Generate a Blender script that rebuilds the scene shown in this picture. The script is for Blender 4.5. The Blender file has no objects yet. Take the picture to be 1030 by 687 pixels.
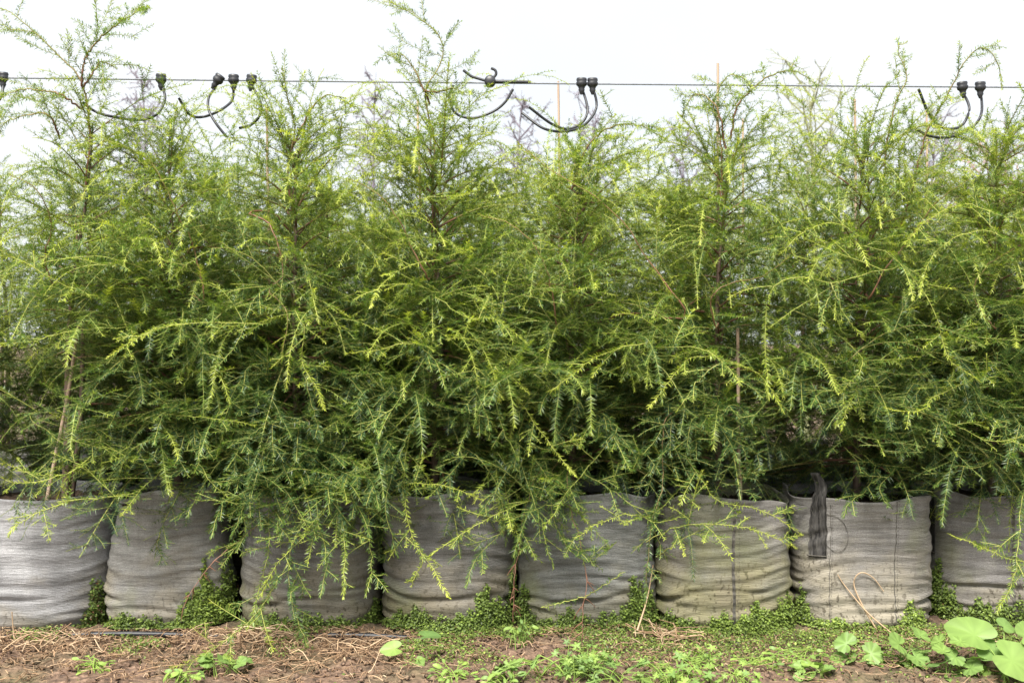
import bpy, math, random
import numpy as np
from mathutils import Vector, noise as mnoise

# ------------------------------------------------------------------ camera, sky, sun, exposure
scene = bpy.context.scene
C = scene.collection
F = 1000.0                                   # focal length in photo pixels (1030 wide)
CAM_Z = 1.2
cam_data = bpy.data.cameras.new('camera')
cam_data.sensor_width = 36.0
cam_data.lens = 36.0 * F / 1030.0
cam_data.clip_start = 0.05
cam_data.clip_end = 2000.0
cam_data.dof.use_dof = True
cam_data.dof.focus_distance = 4.0
cam_data.dof.aperture_fstop = 3.2
cam = bpy.data.objects.new('camera', cam_data)
cam.location = (0, 0, CAM_Z)
cam.rotation_euler = (math.radians(90), 0, 0)
C.objects.link(cam)
scene.camera = cam

SUN_EL, SUN_AZ = math.radians(56), math.radians(198)     # azimuth: 0 = +Y, clockwise
world = bpy.data.worlds.new('World')
scene.world = world
world.use_nodes = True
wn, wl = world.node_tree.nodes, world.node_tree.links
wn.clear()
w_out = wn.new('ShaderNodeOutputWorld')
w_bg = wn.new('ShaderNodeBackground')
w_sky = wn.new('ShaderNodeTexSky')
w_sky.sky_type = 'NISHITA'
w_sky.sun_disc = False
w_sky.sun_elevation = SUN_EL
w_sky.sun_rotation = SUN_AZ
w_tc = wn.new('ShaderNodeTexCoord')
w_no = wn.new('ShaderNodeTexNoise')
w_no.inputs['Scale'].default_value = 2.2
w_no.inputs['Detail'].default_value = 5
w_mr = wn.new('ShaderNodeMapRange')
w_mr.inputs['From Min'].default_value = 0.3
w_mr.inputs['From Max'].default_value = 0.7
w_mr.inputs['To Min'].default_value = 0.80
w_mr.inputs['To Max'].default_value = 0.98
w_mix = wn.new('ShaderNodeMix')
w_mix.data_type = 'RGBA'
w_mix.inputs['B'].default_value = (5.45, 5.58, 5.66, 1)     # thin white cloud cover
wl.new(w_tc.outputs['Generated'], w_no.inputs['Vector'])
wl.new(w_no.outputs['Fac'], w_mr.inputs['Value'])
wl.new(w_mr.outputs['Result'], w_mix.inputs['Factor'])
wl.new(w_sky.outputs['Color'], w_mix.inputs['A'])
wl.new(w_mix.outputs['Result'], w_bg.inputs['Color'])
w_bg.inputs['Strength'].default_value = 0.05
wl.new(w_bg.outputs['Background'], w_out.inputs['Surface'])

sun_data = bpy.data.lights.new('sun', 'SUN')
sun_data.energy = 2.8
sun_data.angle = math.radians(26)
sun_data.color = (1.0, 0.95, 0.86)
sun = bpy.data.objects.new('sun', sun_data)
sdir = Vector((math.sin(SUN_AZ) * math.cos(SUN_EL), math.cos(SUN_AZ) * math.cos(SUN_EL), math.sin(SUN_EL)))
sun.rotation_euler = sdir.to_track_quat('Z', 'Y').to_euler()
sun.location = sdir * 20
C.objects.link(sun)

scene.view_settings.view_transform = 'Standard'
scene.view_settings.look = 'None'
scene.view_settings.gamma = 1.0
scene.view_settings.use_curve_mapping = False
scene.view_settings.exposure = 2.0
scene.cycles.max_bounces = 6
scene.cycles.diffuse_bounces = 3
scene.cycles.glossy_bounces = 2
scene.cycles.transmission_bounces = 3

# ------------------------------------------------------------------ helpers
rng = np.random.default_rng(7)
random.seed(7)


def at(px, py, d):
    """photo pixel at distance d -> world point"""
    return np.array([(px - 515.0) / F * d, d, CAM_Z + (343.5 - py) / F * d])


def tag(o, label=None, cat=None, group=None, kind=None):
    for k, v in (('label', label), ('category', cat), ('group', group), ('kind', kind)):
        if v:
            o[k] = v
    return o


def empty(name, loc, label, cat, group=None):
    o = bpy.data.objects.new(name, None)
    o.location = loc
    o.empty_display_size = 0.1
    C.objects.link(o)
    return tag(o, label, cat, group)


def link(name, me, parent=None):
    o = bpy.data.objects.new(name, me)
    C.objects.link(o)
    if parent is not None:
        o.parent = parent
    return o


def mesh_np(name, verts, faces, mats, mat_idx=None, attrs=None, smooth=True):
    """verts Nx3; faces: list of int arrays (each MxK with its own K)"""
    me = bpy.data.meshes.new(name)
    verts = np.asarray(verts, np.float32)
    faces = [np.asarray(f, np.int32) for f in faces if len(f)]
    loops = np.concatenate([f.ravel() for f in faces])
    sizes = np.concatenate([np.full(len(f), f.shape[1], np.int32) for f in faces])
    starts = np.concatenate([[0], np.cumsum(sizes)[:-1]]).astype(np.int32)
    me.vertices.add(len(verts))
    me.vertices.foreach_set('co', verts.ravel())
    me.loops.add(len(loops))
    me.loops.foreach_set('vertex_index', loops)
    me.polygons.add(len(sizes))
    me.polygons.foreach_set('loop_start', starts)
    me.polygons.foreach_set('loop_total', sizes)
    if smooth:
        me.polygons.foreach_set('use_smooth', np.ones(len(sizes), bool))
    if mat_idx is not None:
        me.polygons.foreach_set('material_index', np.asarray(mat_idx, np.int32))
    for m in mats:
        me.materials.append(m)
    for k, v in (attrs or {}).items():
        a = me.attributes.new(k, 'FLOAT', 'POINT')
        a.data.foreach_set('value', np.asarray(v, np.float32))
    me.update()
    me.validate()
    return me


def norm(v):
    v = np.asarray(v, float)
    return v / (np.linalg.norm(v, axis=-1, keepdims=True) + 1e-9)


def spline(pts, n):
    """Catmull-Rom through pts, n samples evenly along the length"""
    p = np.asarray(pts, float)
    if len(p) == 2:
        out = p[0] + (p[1] - p[0]) * np.linspace(0, 1, n)[:, None]
        return out
    q = np.vstack([2 * p[0] - p[1], p, 2 * p[-1] - p[-2]])
    fine = []
    for i in range(1, len(q) - 2):
        t = np.linspace(0, 1, 12, endpoint=False)[:, None]
        a, b, c, d = q[i - 1], q[i], q[i + 1], q[i + 2]
        fine.append(0.5 * ((2 * b) + (c - a) * t + (2 * a - 5 * b + 4 * c - d) * t ** 2 + (3 * b - a - 3 * c + d) * t ** 3))
    fine = np.vstack(fine + [p[-1:]])
    s = np.concatenate([[0], np.cumsum(np.linalg.norm(np.diff(fine, axis=0), axis=1))])
    u = np.linspace(0, s[-1], n)
    return np.stack([np.interp(u, s, fine[:, k]) for k in range(3)], 1)


def tube(pts, r, sides=3, cap=False):
    pts = np.asarray(pts, float)
    n = len(pts)
    r = np.broadcast_to(np.asarray(r, float), (n,))
    T = norm(np.gradient(pts, axis=0))
    ref = np.array([0.31, 0.17, 0.93]) if abs(T[:, 2]).mean() < 0.8 else np.array([1.0, 0.13, 0.07])
    A = norm(np.cross(T, ref))
    B = np.cross(T, A)
    ang = np.arange(sides) * 2 * np.pi / sides
    V = pts[:, None] + r[:, None, None] * (np.cos(ang)[None, :, None] * A[:, None] + np.sin(ang)[None, :, None] * B[:, None])
    V = V.reshape(-1, 3)
    i = np.arange(n - 1)[:, None] * sides
    j = np.arange(sides)[None]
    k = (j + 1) % sides
    Fq = np.stack([i + j, i + k, i + sides + k, i + sides + j], -1).reshape(-1, 4)
    return V, Fq


class Geo:
    """collects vertices and quads/tris for one mesh"""
    def __init__(self):
        self.v, self.q, self.t, self.qm, self.tm, self.at, self.n = [], [], [], [], [], {}, 0

    def add(self, v, q=None, t=None, mi=0, **attrs):
        v = np.asarray(v, float)
        if q is not None and len(q):
            self.q.append(np.asarray(q) + self.n)
            self.qm.append(np.full(len(q), mi))
        if t is not None and len(t):
            self.t.append(np.asarray(t) + self.n)
            self.tm.append(np.full(len(t), mi))
        self.v.append(v)
        for k, a in attrs.items():
            self.at.setdefault(k, []).append(np.broadcast_to(np.asarray(a, float), (len(v),)))
        self.n += len(v)
        return self

    def tube(self, pts, r, sides=6, mi=0, **attrs):
        v, q = tube(pts, r, sides)
        return self.add(v, q, mi=mi, **attrs)

    def box(self, c, s, mi=0, rot=None, **attrs):
        s = np.asarray(s) / 2
        v = np.array([[x, y, z] for x in (-1, 1) for y in (-1, 1) for z in (-1, 1)]) * s
        if rot is not None:
            v = v @ np.asarray(rot).T
        q = [[0, 1, 3, 2], [4, 6, 7, 5], [0, 4, 5, 1], [2, 3, 7, 6], [0, 2, 6, 4], [1, 5, 7, 3]]
        return self.add(v + np.asarray(c), q, mi=mi, **attrs)

    def mesh(self, name, mats, smooth=True):
        fs, ms = [], []
        if self.q:
            fs.append(np.vstack(self.q)); ms.append(np.concatenate(self.qm))
        if self.t:
            fs.append(np.vstack(self.t)); ms.append(np.concatenate(self.tm))
        at_ = {k: np.concatenate(a) for k, a in self.at.items()}
        return mesh_np(name, np.vstack(self.v), fs, mats, np.concatenate(ms), at_, smooth)


# ------------------------------------------------------------------ materials
def new_mat(name):
    m = bpy.data.materials.new(name)
    m.use_nodes = True
    n = m.node_tree.nodes
    b = n['Principled BSDF']
    return m, n, m.node_tree.links, b, n['Material Output']


def ramp(n, stops):
    r = n.new('ShaderNodeValToRGB')
    els = r.color_ramp.elements
    while len(els) < len(stops):
        els.new(0.5)
    for e, (p, c) in zip(els, stops):
        e.position = p
        e.color = (*c, 1)
    return r


def leaf_mat(name, stops, transl=0.4, rough=0.45, rnd_amt=0.35, tint=(1.0, 1.1, 0.55), spec=0.4):
    """leaf colour from the per-needle attributes: fresh (old to new growth) and rnd"""
    m, n, l, b, out = new_mat(name)
    a = n.new('ShaderNodeAttribute'); a.attribute_name = 'fresh'
    r = ramp(n, stops)
    l.new(a.outputs['Fac'], r.inputs['Fac'])
    a2 = n.new('ShaderNodeAttribute'); a2.attribute_name = 'rnd'
    mr = n.new('ShaderNodeMapRange')
    mr.inputs['To Min'].default_value = 1 - rnd_amt
    mr.inputs['To Max'].default_value = 1 + rnd_amt
    l.new(a2.outputs['Fac'], mr.inputs['Value'])
    mul = n.new('ShaderNodeVectorMath'); mul.operation = 'SCALE'
    l.new(r.outputs['Color'], mul.inputs[0])
    l.new(mr.outputs['Result'], mul.inputs['Scale'])
    l.new(mul.outputs['Vector'], b.inputs['Base Color'])
    b.inputs['Roughness'].default_value = rough
    b.inputs['Specular IOR Level'].default_value = spec
    t = n.new('ShaderNodeBsdfTranslucent')
    tm = n.new('ShaderNodeVectorMath'); tm.operation = 'MULTIPLY'
    tm.inputs[1].default_value = tint
    l.new(mul.outputs['Vector'], tm.inputs[0])
    l.new(tm.outputs['Vector'], t.inputs['Color'])
    mx = n.new('ShaderNodeMixShader')
    mx.inputs['Fac'].default_value = transl
    l.new(b.outputs['BSDF'], mx.inputs[1])
    l.new(t.outputs['BSDF'], mx.inputs[2])
    l.new(mx.outputs['Shader'], out.inputs['Surface'])
    return m


M = {}
M['needle'] = leaf_mat('needles', [(0.0, (0.050, 0.104, 0.052)), (0.35, (0.125, 0.215, 0.046)),
                                   (0.7, (0.350, 0.430, 0.056)), (1.0, (0.510, 0.570, 0.100))],
                       transl=0.50, rough=0.42, rnd_amt=0.38, spec=0.6, tint=(1.12, 1.12, 0.5))
M['weed'] = leaf_mat('weed_leaf', [(0.0, (0.06, 0.12, 0.035)), (0.5, (0.15, 0.25, 0.075)), (1.0, (0.30, 0.42, 0.085))],
                     transl=0.35, rough=0.5, rnd_amt=0.45)
M['cover'] = leaf_mat('cover_leaf', [(0.0, (0.15, 0.07, 0.035)), (0.22, (0.065, 0.095, 0.025)), (0.55, (0.14, 0.205, 0.045)), (1.0, (0.27, 0.36, 0.07))],
                      transl=0.3, rough=0.5, rnd_amt=0.4)


def twig_mat():
    m, n, l, b, out = new_mat('twig_bark')
    a = n.new('ShaderNodeAttribute'); a.attribute_name = 'fresh'
    r = ramp(n, [(0.0, (0.085, 0.055, 0.042)), (0.18, (0.19, 0.085, 0.055)), (0.36, (0.20, 0.20, 0.05)), (1.0, (0.42, 0.45, 0.10))])
    l.new(a.outputs['Fac'], r.inputs['Fac'])
    l.new(r.outputs['Color'], b.inputs['Base Color'])
    b.inputs['Roughness'].default_value = 0.6
    return m


M['twig'] = twig_mat()


def noise_mat(name, c1, c2, scale=8, rough=0.85, stretch=(1, 1, 1), bump=0.3, detail=6, c3=None, spec=0.3):
    m, n, l, b, out = new_mat(name)
    tc = n.new('ShaderNodeTexCoord')
    mp = n.new('ShaderNodeMapping'); mp.inputs['Scale'].default_value = stretch
    no = n.new('ShaderNodeTexNoise'); no.inputs['Scale'].default_value = scale; no.inputs['Detail'].default_value = detail
    l.new(tc.outputs['Object'], mp.inputs['Vector'])
    l.new(mp.outputs['Vector'], no.inputs['Vector'])
    st = [(0.3, c1), (0.7, c2)] if c3 is None else [(0.28, c1), (0.5, c2), (0.72, c3)]
    r = ramp(n, st)
    l.new(no.outputs['Fac'], r.inputs['Fac'])
    l.new(r.outputs['Color'], b.inputs['Base Color'])
    b.inputs['Roughness'].default_value = rough
    b.inputs['Specular IOR Level'].default_value = spec
    bp = n.new('ShaderNodeBump'); bp.inputs['Strength'].default_value = bump; bp.inputs['Distance'].default_value = 0.01
    l.new(no.outputs['Fac'], bp.inputs['Height'])
    l.new(bp.outputs['Normal'], b.inputs['Normal'])
    return m


M['bark'] = noise_mat('trunk_bark', (0.07, 0.045, 0.035), (0.20, 0.14, 0.11), 40, 0.85, (1, 1, 0.15), 0.6)
M['bamboo'] = noise_mat('stake_wood', (0.30, 0.21, 0.15), (0.48, 0.36, 0.27), 30, 0.7, (1, 1, 0.1), 0.2)
M['rubber'] = noise_mat('black_rubber', (0.012, 0.013, 0.016), (0.03, 0.032, 0.04), 60, 0.45, bump=0.05, spec=0.5)
M['steel'] = noise_mat('wire_steel', (0.10, 0.11, 0.13), (0.20, 0.21, 0.24), 90, 0.5, bump=0.05, spec=0.5)
M['strap'] = noise_mat('strap_webbing', (0.015, 0.014, 0.015), (0.10, 0.095, 0.09), 90, 0.8, (1.0, 1.0, 0.12), 0.8)
M['thread'] = noise_mat('seam_thread', (0.05, 0.046, 0.042), (0.16, 0.15, 0.13), 60, 0.9)
M['straw'] = leaf_mat('straw', [(0.0, (0.13, 0.075, 0.045)), (0.5, (0.34, 0.22, 0.13)), (1.0, (0.60, 0.46, 0.31))],
                      transl=0.12, rough=0.6, rnd_amt=0.3, tint=(1, 1, 1))
M['hazy_far_twig'] = noise_mat('hazy_far_twig', (0.16, 0.14, 0.17), (0.24, 0.21, 0.25), 5, 0.9)  # distance haze put into the twig colour as a lilac-grey tint
M['potting'] = noise_mat('potting_soil', (0.02, 0.014, 0.01), (0.07, 0.045, 0.03), 40, 0.95, bump=1.0)


def soil_mat():
    m, n, l, b, out = new_mat('ground_soil')
    tc = n.new('ShaderNodeTexCoord')
    n1 = n.new('ShaderNodeTexNoise'); n1.inputs['Scale'].default_value = 45; n1.inputs['Detail'].default_value = 8
    n2 = n.new('ShaderNodeTexNoise'); n2.inputs['Scale'].default_value = 3.0; n2.inputs['Detail'].default_value = 4
    for k in (n1, n2):
        l.new(tc.outputs['Object'], k.inputs['Vector'])
    r1 = ramp(n, [(0.3, (0.050, 0.031, 0.022)), (0.55, (0.16, 0.102, 0.070)), (0.75, (0.28, 0.19, 0.135))])
    l.new(n1.outputs['Fac'], r1.inputs['Fac'])
    r2 = ramp(n, [(0.45, (0, 0, 0)), (0.65, (1, 1, 1))])
    l.new(n2.outputs['Fac'], r2.inputs['Fac'])
    mx = n.new('ShaderNodeMix'); mx.data_type = 'RGBA'
    mx.inputs['B'].default_value = (0.075, 0.085, 0.03, 1)
    sc = n.new('ShaderNodeMath'); sc.operation = 'MULTIPLY'; sc.inputs[1].default_value = 0.45
    l.new(r2.outputs['Color'], sc.inputs[0])
    l.new(sc.outputs[0], mx.inputs['Factor'])
    l.new(r1.outputs['Color'], mx.inputs['A'])
    l.new(mx.outputs['Result'], b.inputs['Base Color'])
    b.inputs['Roughness'].default_value = 0.95
    bp = n.new('ShaderNodeBump'); bp.inputs['Strength'].default_value = 1.0; bp.inputs['Distance'].default_value = 0.02
    l.new(n1.outputs['Fac'], bp.inputs['Height'])
    l.new(bp.outputs['Normal'], b.inputs['Normal'])
    return m


M['soil'] = soil_mat()


def bag_mat(name, base, tan, algae_amt, dirt_amt, seed):
    m, n, l, b, out = new_mat(name)
    tc = n.new('ShaderNodeTexCoord')
    sep = n.new('ShaderNodeSeparateXYZ')
    l.new(tc.outputs['Object'], sep.inputs['Vector'])

    def nz(scale, stretch, detail=5, off=0.0):
        mp = n.new('ShaderNodeMapping')
        mp.inputs['Scale'].default_value = stretch
        mp.inputs['Location'].default_value = (seed * 3.7 + off, seed * 1.3, seed * 2.1)
        k = n.new('ShaderNodeTexNoise'); k.inputs['Scale'].default_value = scale; k.inputs['Detail'].default_value = detail
        l.new(tc.outputs['Object'], mp.inputs['Vector'])
        l.new(mp.outputs['Vector'], k.inputs['Vector'])
        return k

    def mix(a, bb, fac, bcol=None):
        k = n.new('ShaderNodeMix'); k.data_type = 'RGBA'
        l.new(fac, k.inputs['Factor'])
        l.new(a, k.inputs['A'])
        if bcol is not None:
            k.inputs['B'].default_value = (*bcol, 1)
        else:
            l.new(bb, k.inputs['B'])
        return k.outputs['Result']

    def math2(op, a, c, clamp=True):
        k = n.new('ShaderNodeMath'); k.operation = op; k.use_clamp = clamp
        for i, v in enumerate((a, c)):
            if isinstance(v, (int, float)):
                k.inputs[i].default_value = v
            else:
                l.new(v, k.inputs[i])
        return k.outputs[0]

    # warp-wise streaks: long horizontally, narrow vertically, over blotchy fading
    streak = nz(14, (0.5, 0.5, 6.0), 7)
    patch = nz(7, (1, 1, 1.3), 8, 21.0)
    both = math2('ADD', math2('MULTIPLY', streak.outputs['Fac'], 0.45, False), math2('MULTIPLY', patch.outputs['Fac'], 0.55, False), False)
    r = ramp(n, [(0.36, tuple(x * 0.66 for x in base)), (0.5, base), (0.66, tuple(min(1, x * 1.28) for x in base))])
    l.new(both, r.inputs['Fac'])
    col = r.outputs['Color']
    grain = nz(230, (1, 1, 1.8), 3, 41.0)
    gr = n.new('ShaderNodeMapRange')
    gr.inputs['From Min'].default_value = 0.3; gr.inputs['From Max'].default_value = 0.7
    gr.inputs['To Min'].default_value = 0.70; gr.inputs['To Max'].default_value = 1.28
    l.new(grain.outputs['Fac'], gr.inputs['Value'])
    gs = n.new('ShaderNodeVectorMath'); gs.operation = 'SCALE'
    l.new(col, gs.inputs[0]); l.new(gr.outputs['Result'], gs.inputs['Scale'])
    col = gs.outputs['Vector']
    # vertical weathering runs
    runs = nz(9, (3.0, 3.0, 0.25), 4, 5.0)
    rr = ramp(n, [(0.5, (0, 0, 0)), (0.72, (1, 1, 1))])
    l.new(runs.outputs['Fac'], rr.inputs['Fac'])
    col = mix(col, None, math2('MULTIPLY', rr.outputs['Color'], 0.35), tuple(x * 0.6 for x in base))
    # splashed soil, strongest low on the bag, ragged upper edge
    blot = nz(5, (1, 1, 1.6), 7, 9.0)
    lo = math2('SUBTRACT', blot.outputs['Fac'], math2('MULTIPLY', sep.outputs['Z'], 1.15, False), False)
    lo = math2('ADD', lo, dirt_amt, False)
    rd = ramp(n, [(0.20, (0, 0, 0)), (0.50, (1, 1, 1))])
    l.new(lo, rd.inputs['Fac'])
    col = mix(col, None, math2('MULTIPLY', rd.outputs['Color'], 0.75), tan)
    # small dark mould speckles
    sp = nz(70, (1, 1, 0.7), 3, 2.0)
    rs = ramp(n, [(0.55, (0, 0, 0)), (0.66, (1, 1, 1))])
    l.new(sp.outputs['Fac'], rs.inputs['Fac'])
    col = mix(col, None, math2('MULTIPLY', math2('MULTIPLY', rs.outputs['Color'], rd.outputs['Color']), 0.7), (0.05, 0.042, 0.03))
    # algae
    al = nz(3.2, (1, 1, 0.8), 6, 14.0)
    ra = ramp(n, [(0.62 - algae_amt, (0, 0, 0)), (0.80 - algae_amt * 0.6, (1, 1, 1))])
    l.new(al.outputs['Fac'], ra.inputs['Fac'])
    col = mix(col, None, math2('MULTIPLY', ra.outputs['Color'], 0.50), (0.19, 0.21, 0.06))
    l.new(col, b.inputs['Base Color'])
    b.inputs['Roughness'].default_value = 0.88
    b.inputs['Specular IOR Level'].default_value = 0.12
    weave = nz(60, (0.5, 0.5, 5.0), 4, 3.0)
    crink = nz(26, (0.55, 0.55, 3.2), 8, 31.0)
    thr = n.new('ShaderNodeTexWave'); thr.wave_type = 'BANDS'; thr.bands_direction = 'Z'
    thr.inputs['Scale'].default_value = 55; thr.inputs['Distortion'].default_value = 3.0; thr.inputs['Detail'].default_value = 3
    thr.inputs['Detail Scale'].default_value = 2.0
    l.new(tc.outputs['Object'], thr.inputs['Vector'])
    bp = n.new('ShaderNodeBump'); bp.inputs['Strength'].default_value = 0.6; bp.inputs['Distance'].default_value = 0.006
    hh = math2('ADD', math2('MULTIPLY', weave.outputs['Fac'], 0.6, False), math2('MULTIPLY', crink.outputs['Fac'], 1.2, False), False)
    hh = math2('ADD', hh, math2('MULTIPLY', thr.outputs['Fac'], 0.22, False), False)
    hh = math2('ADD', hh, math2('MULTIPLY', grain.outputs['Fac'], 0.35, False), False)
    l.new(hh, bp.inputs['Height'])
    l.new(bp.outputs['Normal'], b.inputs['Normal'])
    return m


# ------------------------------------------------------------------ ground
def axis_vals(lo, hi, step, far, nfar):
    a = np.arange(lo, hi + step / 2, step)
    g = np.geomspace(0.05, far, nfar)
    return np.concatenate([lo - g[::-1], a, hi + g])


gx = axis_vals(-2.6, 2.6, 0.02, 400, 24)
gy = axis_vals(3.0, 5.2, 0.02, 400, 24)
GX, GY = np.meshgrid(gx, gy)


def ground_h(x, y):
    near = np.clip(1 - np.maximum(np.abs(x) - 3, 0) / 3, 0, 1) * np.clip(1 - np.maximum(np.abs(y - 4.2) - 1.6, 0) / 2, 0, 1)
    h = 0.012 * np.sin(x * 5.1 + 0.7 * np.sin(y * 7)) * np.sin(y * 6.3 + 1.2) + 0.008 * np.sin(x * 17.3 + y * 9) * np.sin(y * 21 - x * 4)
    return h * near


GZ = ground_h(GX, GY)
near_mask = (np.abs(GX) < 2.6) & (GY > 3.0) & (GY < 5.2)
clod = np.array([mnoise.noise((x * 22, y * 22, 0)) for x, y in zip(GX[near_mask], GY[near_mask])])
clod2 = rng.normal(0, 0.0022, near_mask.sum())
GZ[near_mask] += np.clip(clod, -0.2, 1) * 0.016 + clod2
ny_, nx_ = GX.shape
gi = np.arange(ny_ * nx_).reshape(ny_, nx_)
gq = np.stack([gi[:-1, :-1], gi[:-1, 1:], gi[1:, 1:], gi[1:, :-1]], -1).reshape(-1, 4)
ground = link('ground', mesh_np('ground', np.stack([GX, GY, GZ], -1).reshape(-1, 3), [gq], [M['soil']]))
ground['kind'] = 'structure'

# ------------------------------------------------------------------ grow bags
BAG_D = 4.35


class Bag:
    def __init__(self, x, y, R, H, seed, bulge=0.05, lean=0.0, taper=0.0, depth=0.9, folds=1.0):
        self.__dict__.update(locals())
        self.N = 120
        r = np.random.default_rng(seed)
        self.ph = r.uniform(0, 6.28, 12)
        self.amp = r.uniform(0.5, 1.3, 12)

    def pt(self, th, u, off=0.0):
        """local surface point; th angle (0 = towards the camera), u 0..1 up the wall"""
        th = np.asarray(th, float); u = np.asarray(u, float)
        th, u = np.broadcast_arrays(th, u)
        e = 2.0 / 2.7
        cs, sn = np.cos(th), np.sin(th)
        x = np.sign(sn) * np.abs(sn) ** e
        y = -np.sign(cs) * np.abs(cs) ** e * self.depth
        p, a = self.ph, self.amp
        prof = 1.0 - self.taper * u + self.bulge * np.sin(np.pi * np.clip(u * 0.95 + 0.1, 0, 1)) - 0.05 * np.clip(0.08 - u, 0, 1) / 0.08
        rr = self.R * prof
        # slumped horizontal folds
        k = np.zeros_like(th)
        zz = u * self.H
        sag = 0.02 * np.sin(th * 1.5 + p[0]) + 0.012 * np.sin(th * 3.2 + p[1])
        for i, (f, am) in enumerate(((42, 0.0035), (77, 0.0032), (123, 0.0028), (190, 0.0018))):
            m_ = 0.5 + 0.5 * np.sin(th * (1.3 + i * 0.8) + p[2 + i] + zz * 6)
            k += am * a[i] * m_ * np.sin((zz + sag) * f + p[6 + i] + 0.8 * np.sin(th * 2.3 + p[i]))
        # deep creases low on the wall
        for c, (z0, w, d) in enumerate(((0.13, 0.010, 0.013), (0.075, 0.008, 0.010), (0.185, 0.007, 0.006 * a[3]))):
            zc = z0 * (0.8 + 0.35 * a[8 + c] / 1.3) + 0.02 * np.sin(th * 1.7 + p[9 + c % 3]) + 0.012 * np.sin(th * 4 + p[c])
            on = np.clip(0.55 + 0.8 * np.sin(th * 2.1 + p[5 + c]), 0, 1)
            dz = (zz - zc)
            k += on * (-d * np.exp(-(dz / w) ** 2) + d * 0.8 * np.exp(-((dz - 2.1 * w) / (1.7 * w)) ** 2) + d * 0.5 * np.exp(-((dz + 2.3 * w) / (1.8 * w)) ** 2))
        # broad dents
        k += 0.012 * np.sin(th * 3 + p[10] + u * 2) * np.sin(u * 3.1 + p[11]) * self.amp[10]
        # soft vertical drapes near the rim
        k += 0.011 * np.clip((u - 0.75) / 0.25, 0, 1) ** 1.5 * np.sin(th * 9 + p[4]) * a[5]
        rr = rr + k * self.folds + off
        rim = (0.012 * np.sin(th * 2 + p[7]) + 0.008 * np.sin(th * 5 + p[8])) * np.clip((u - 0.6) / 0.4, 0, 1)
        z = zz + rim + 0.012 * a[6] * np.sin(th * 2 + p[3]) * u
        return np.stack([x * rr + self.lean * u, y * rr, z], -1)


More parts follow.
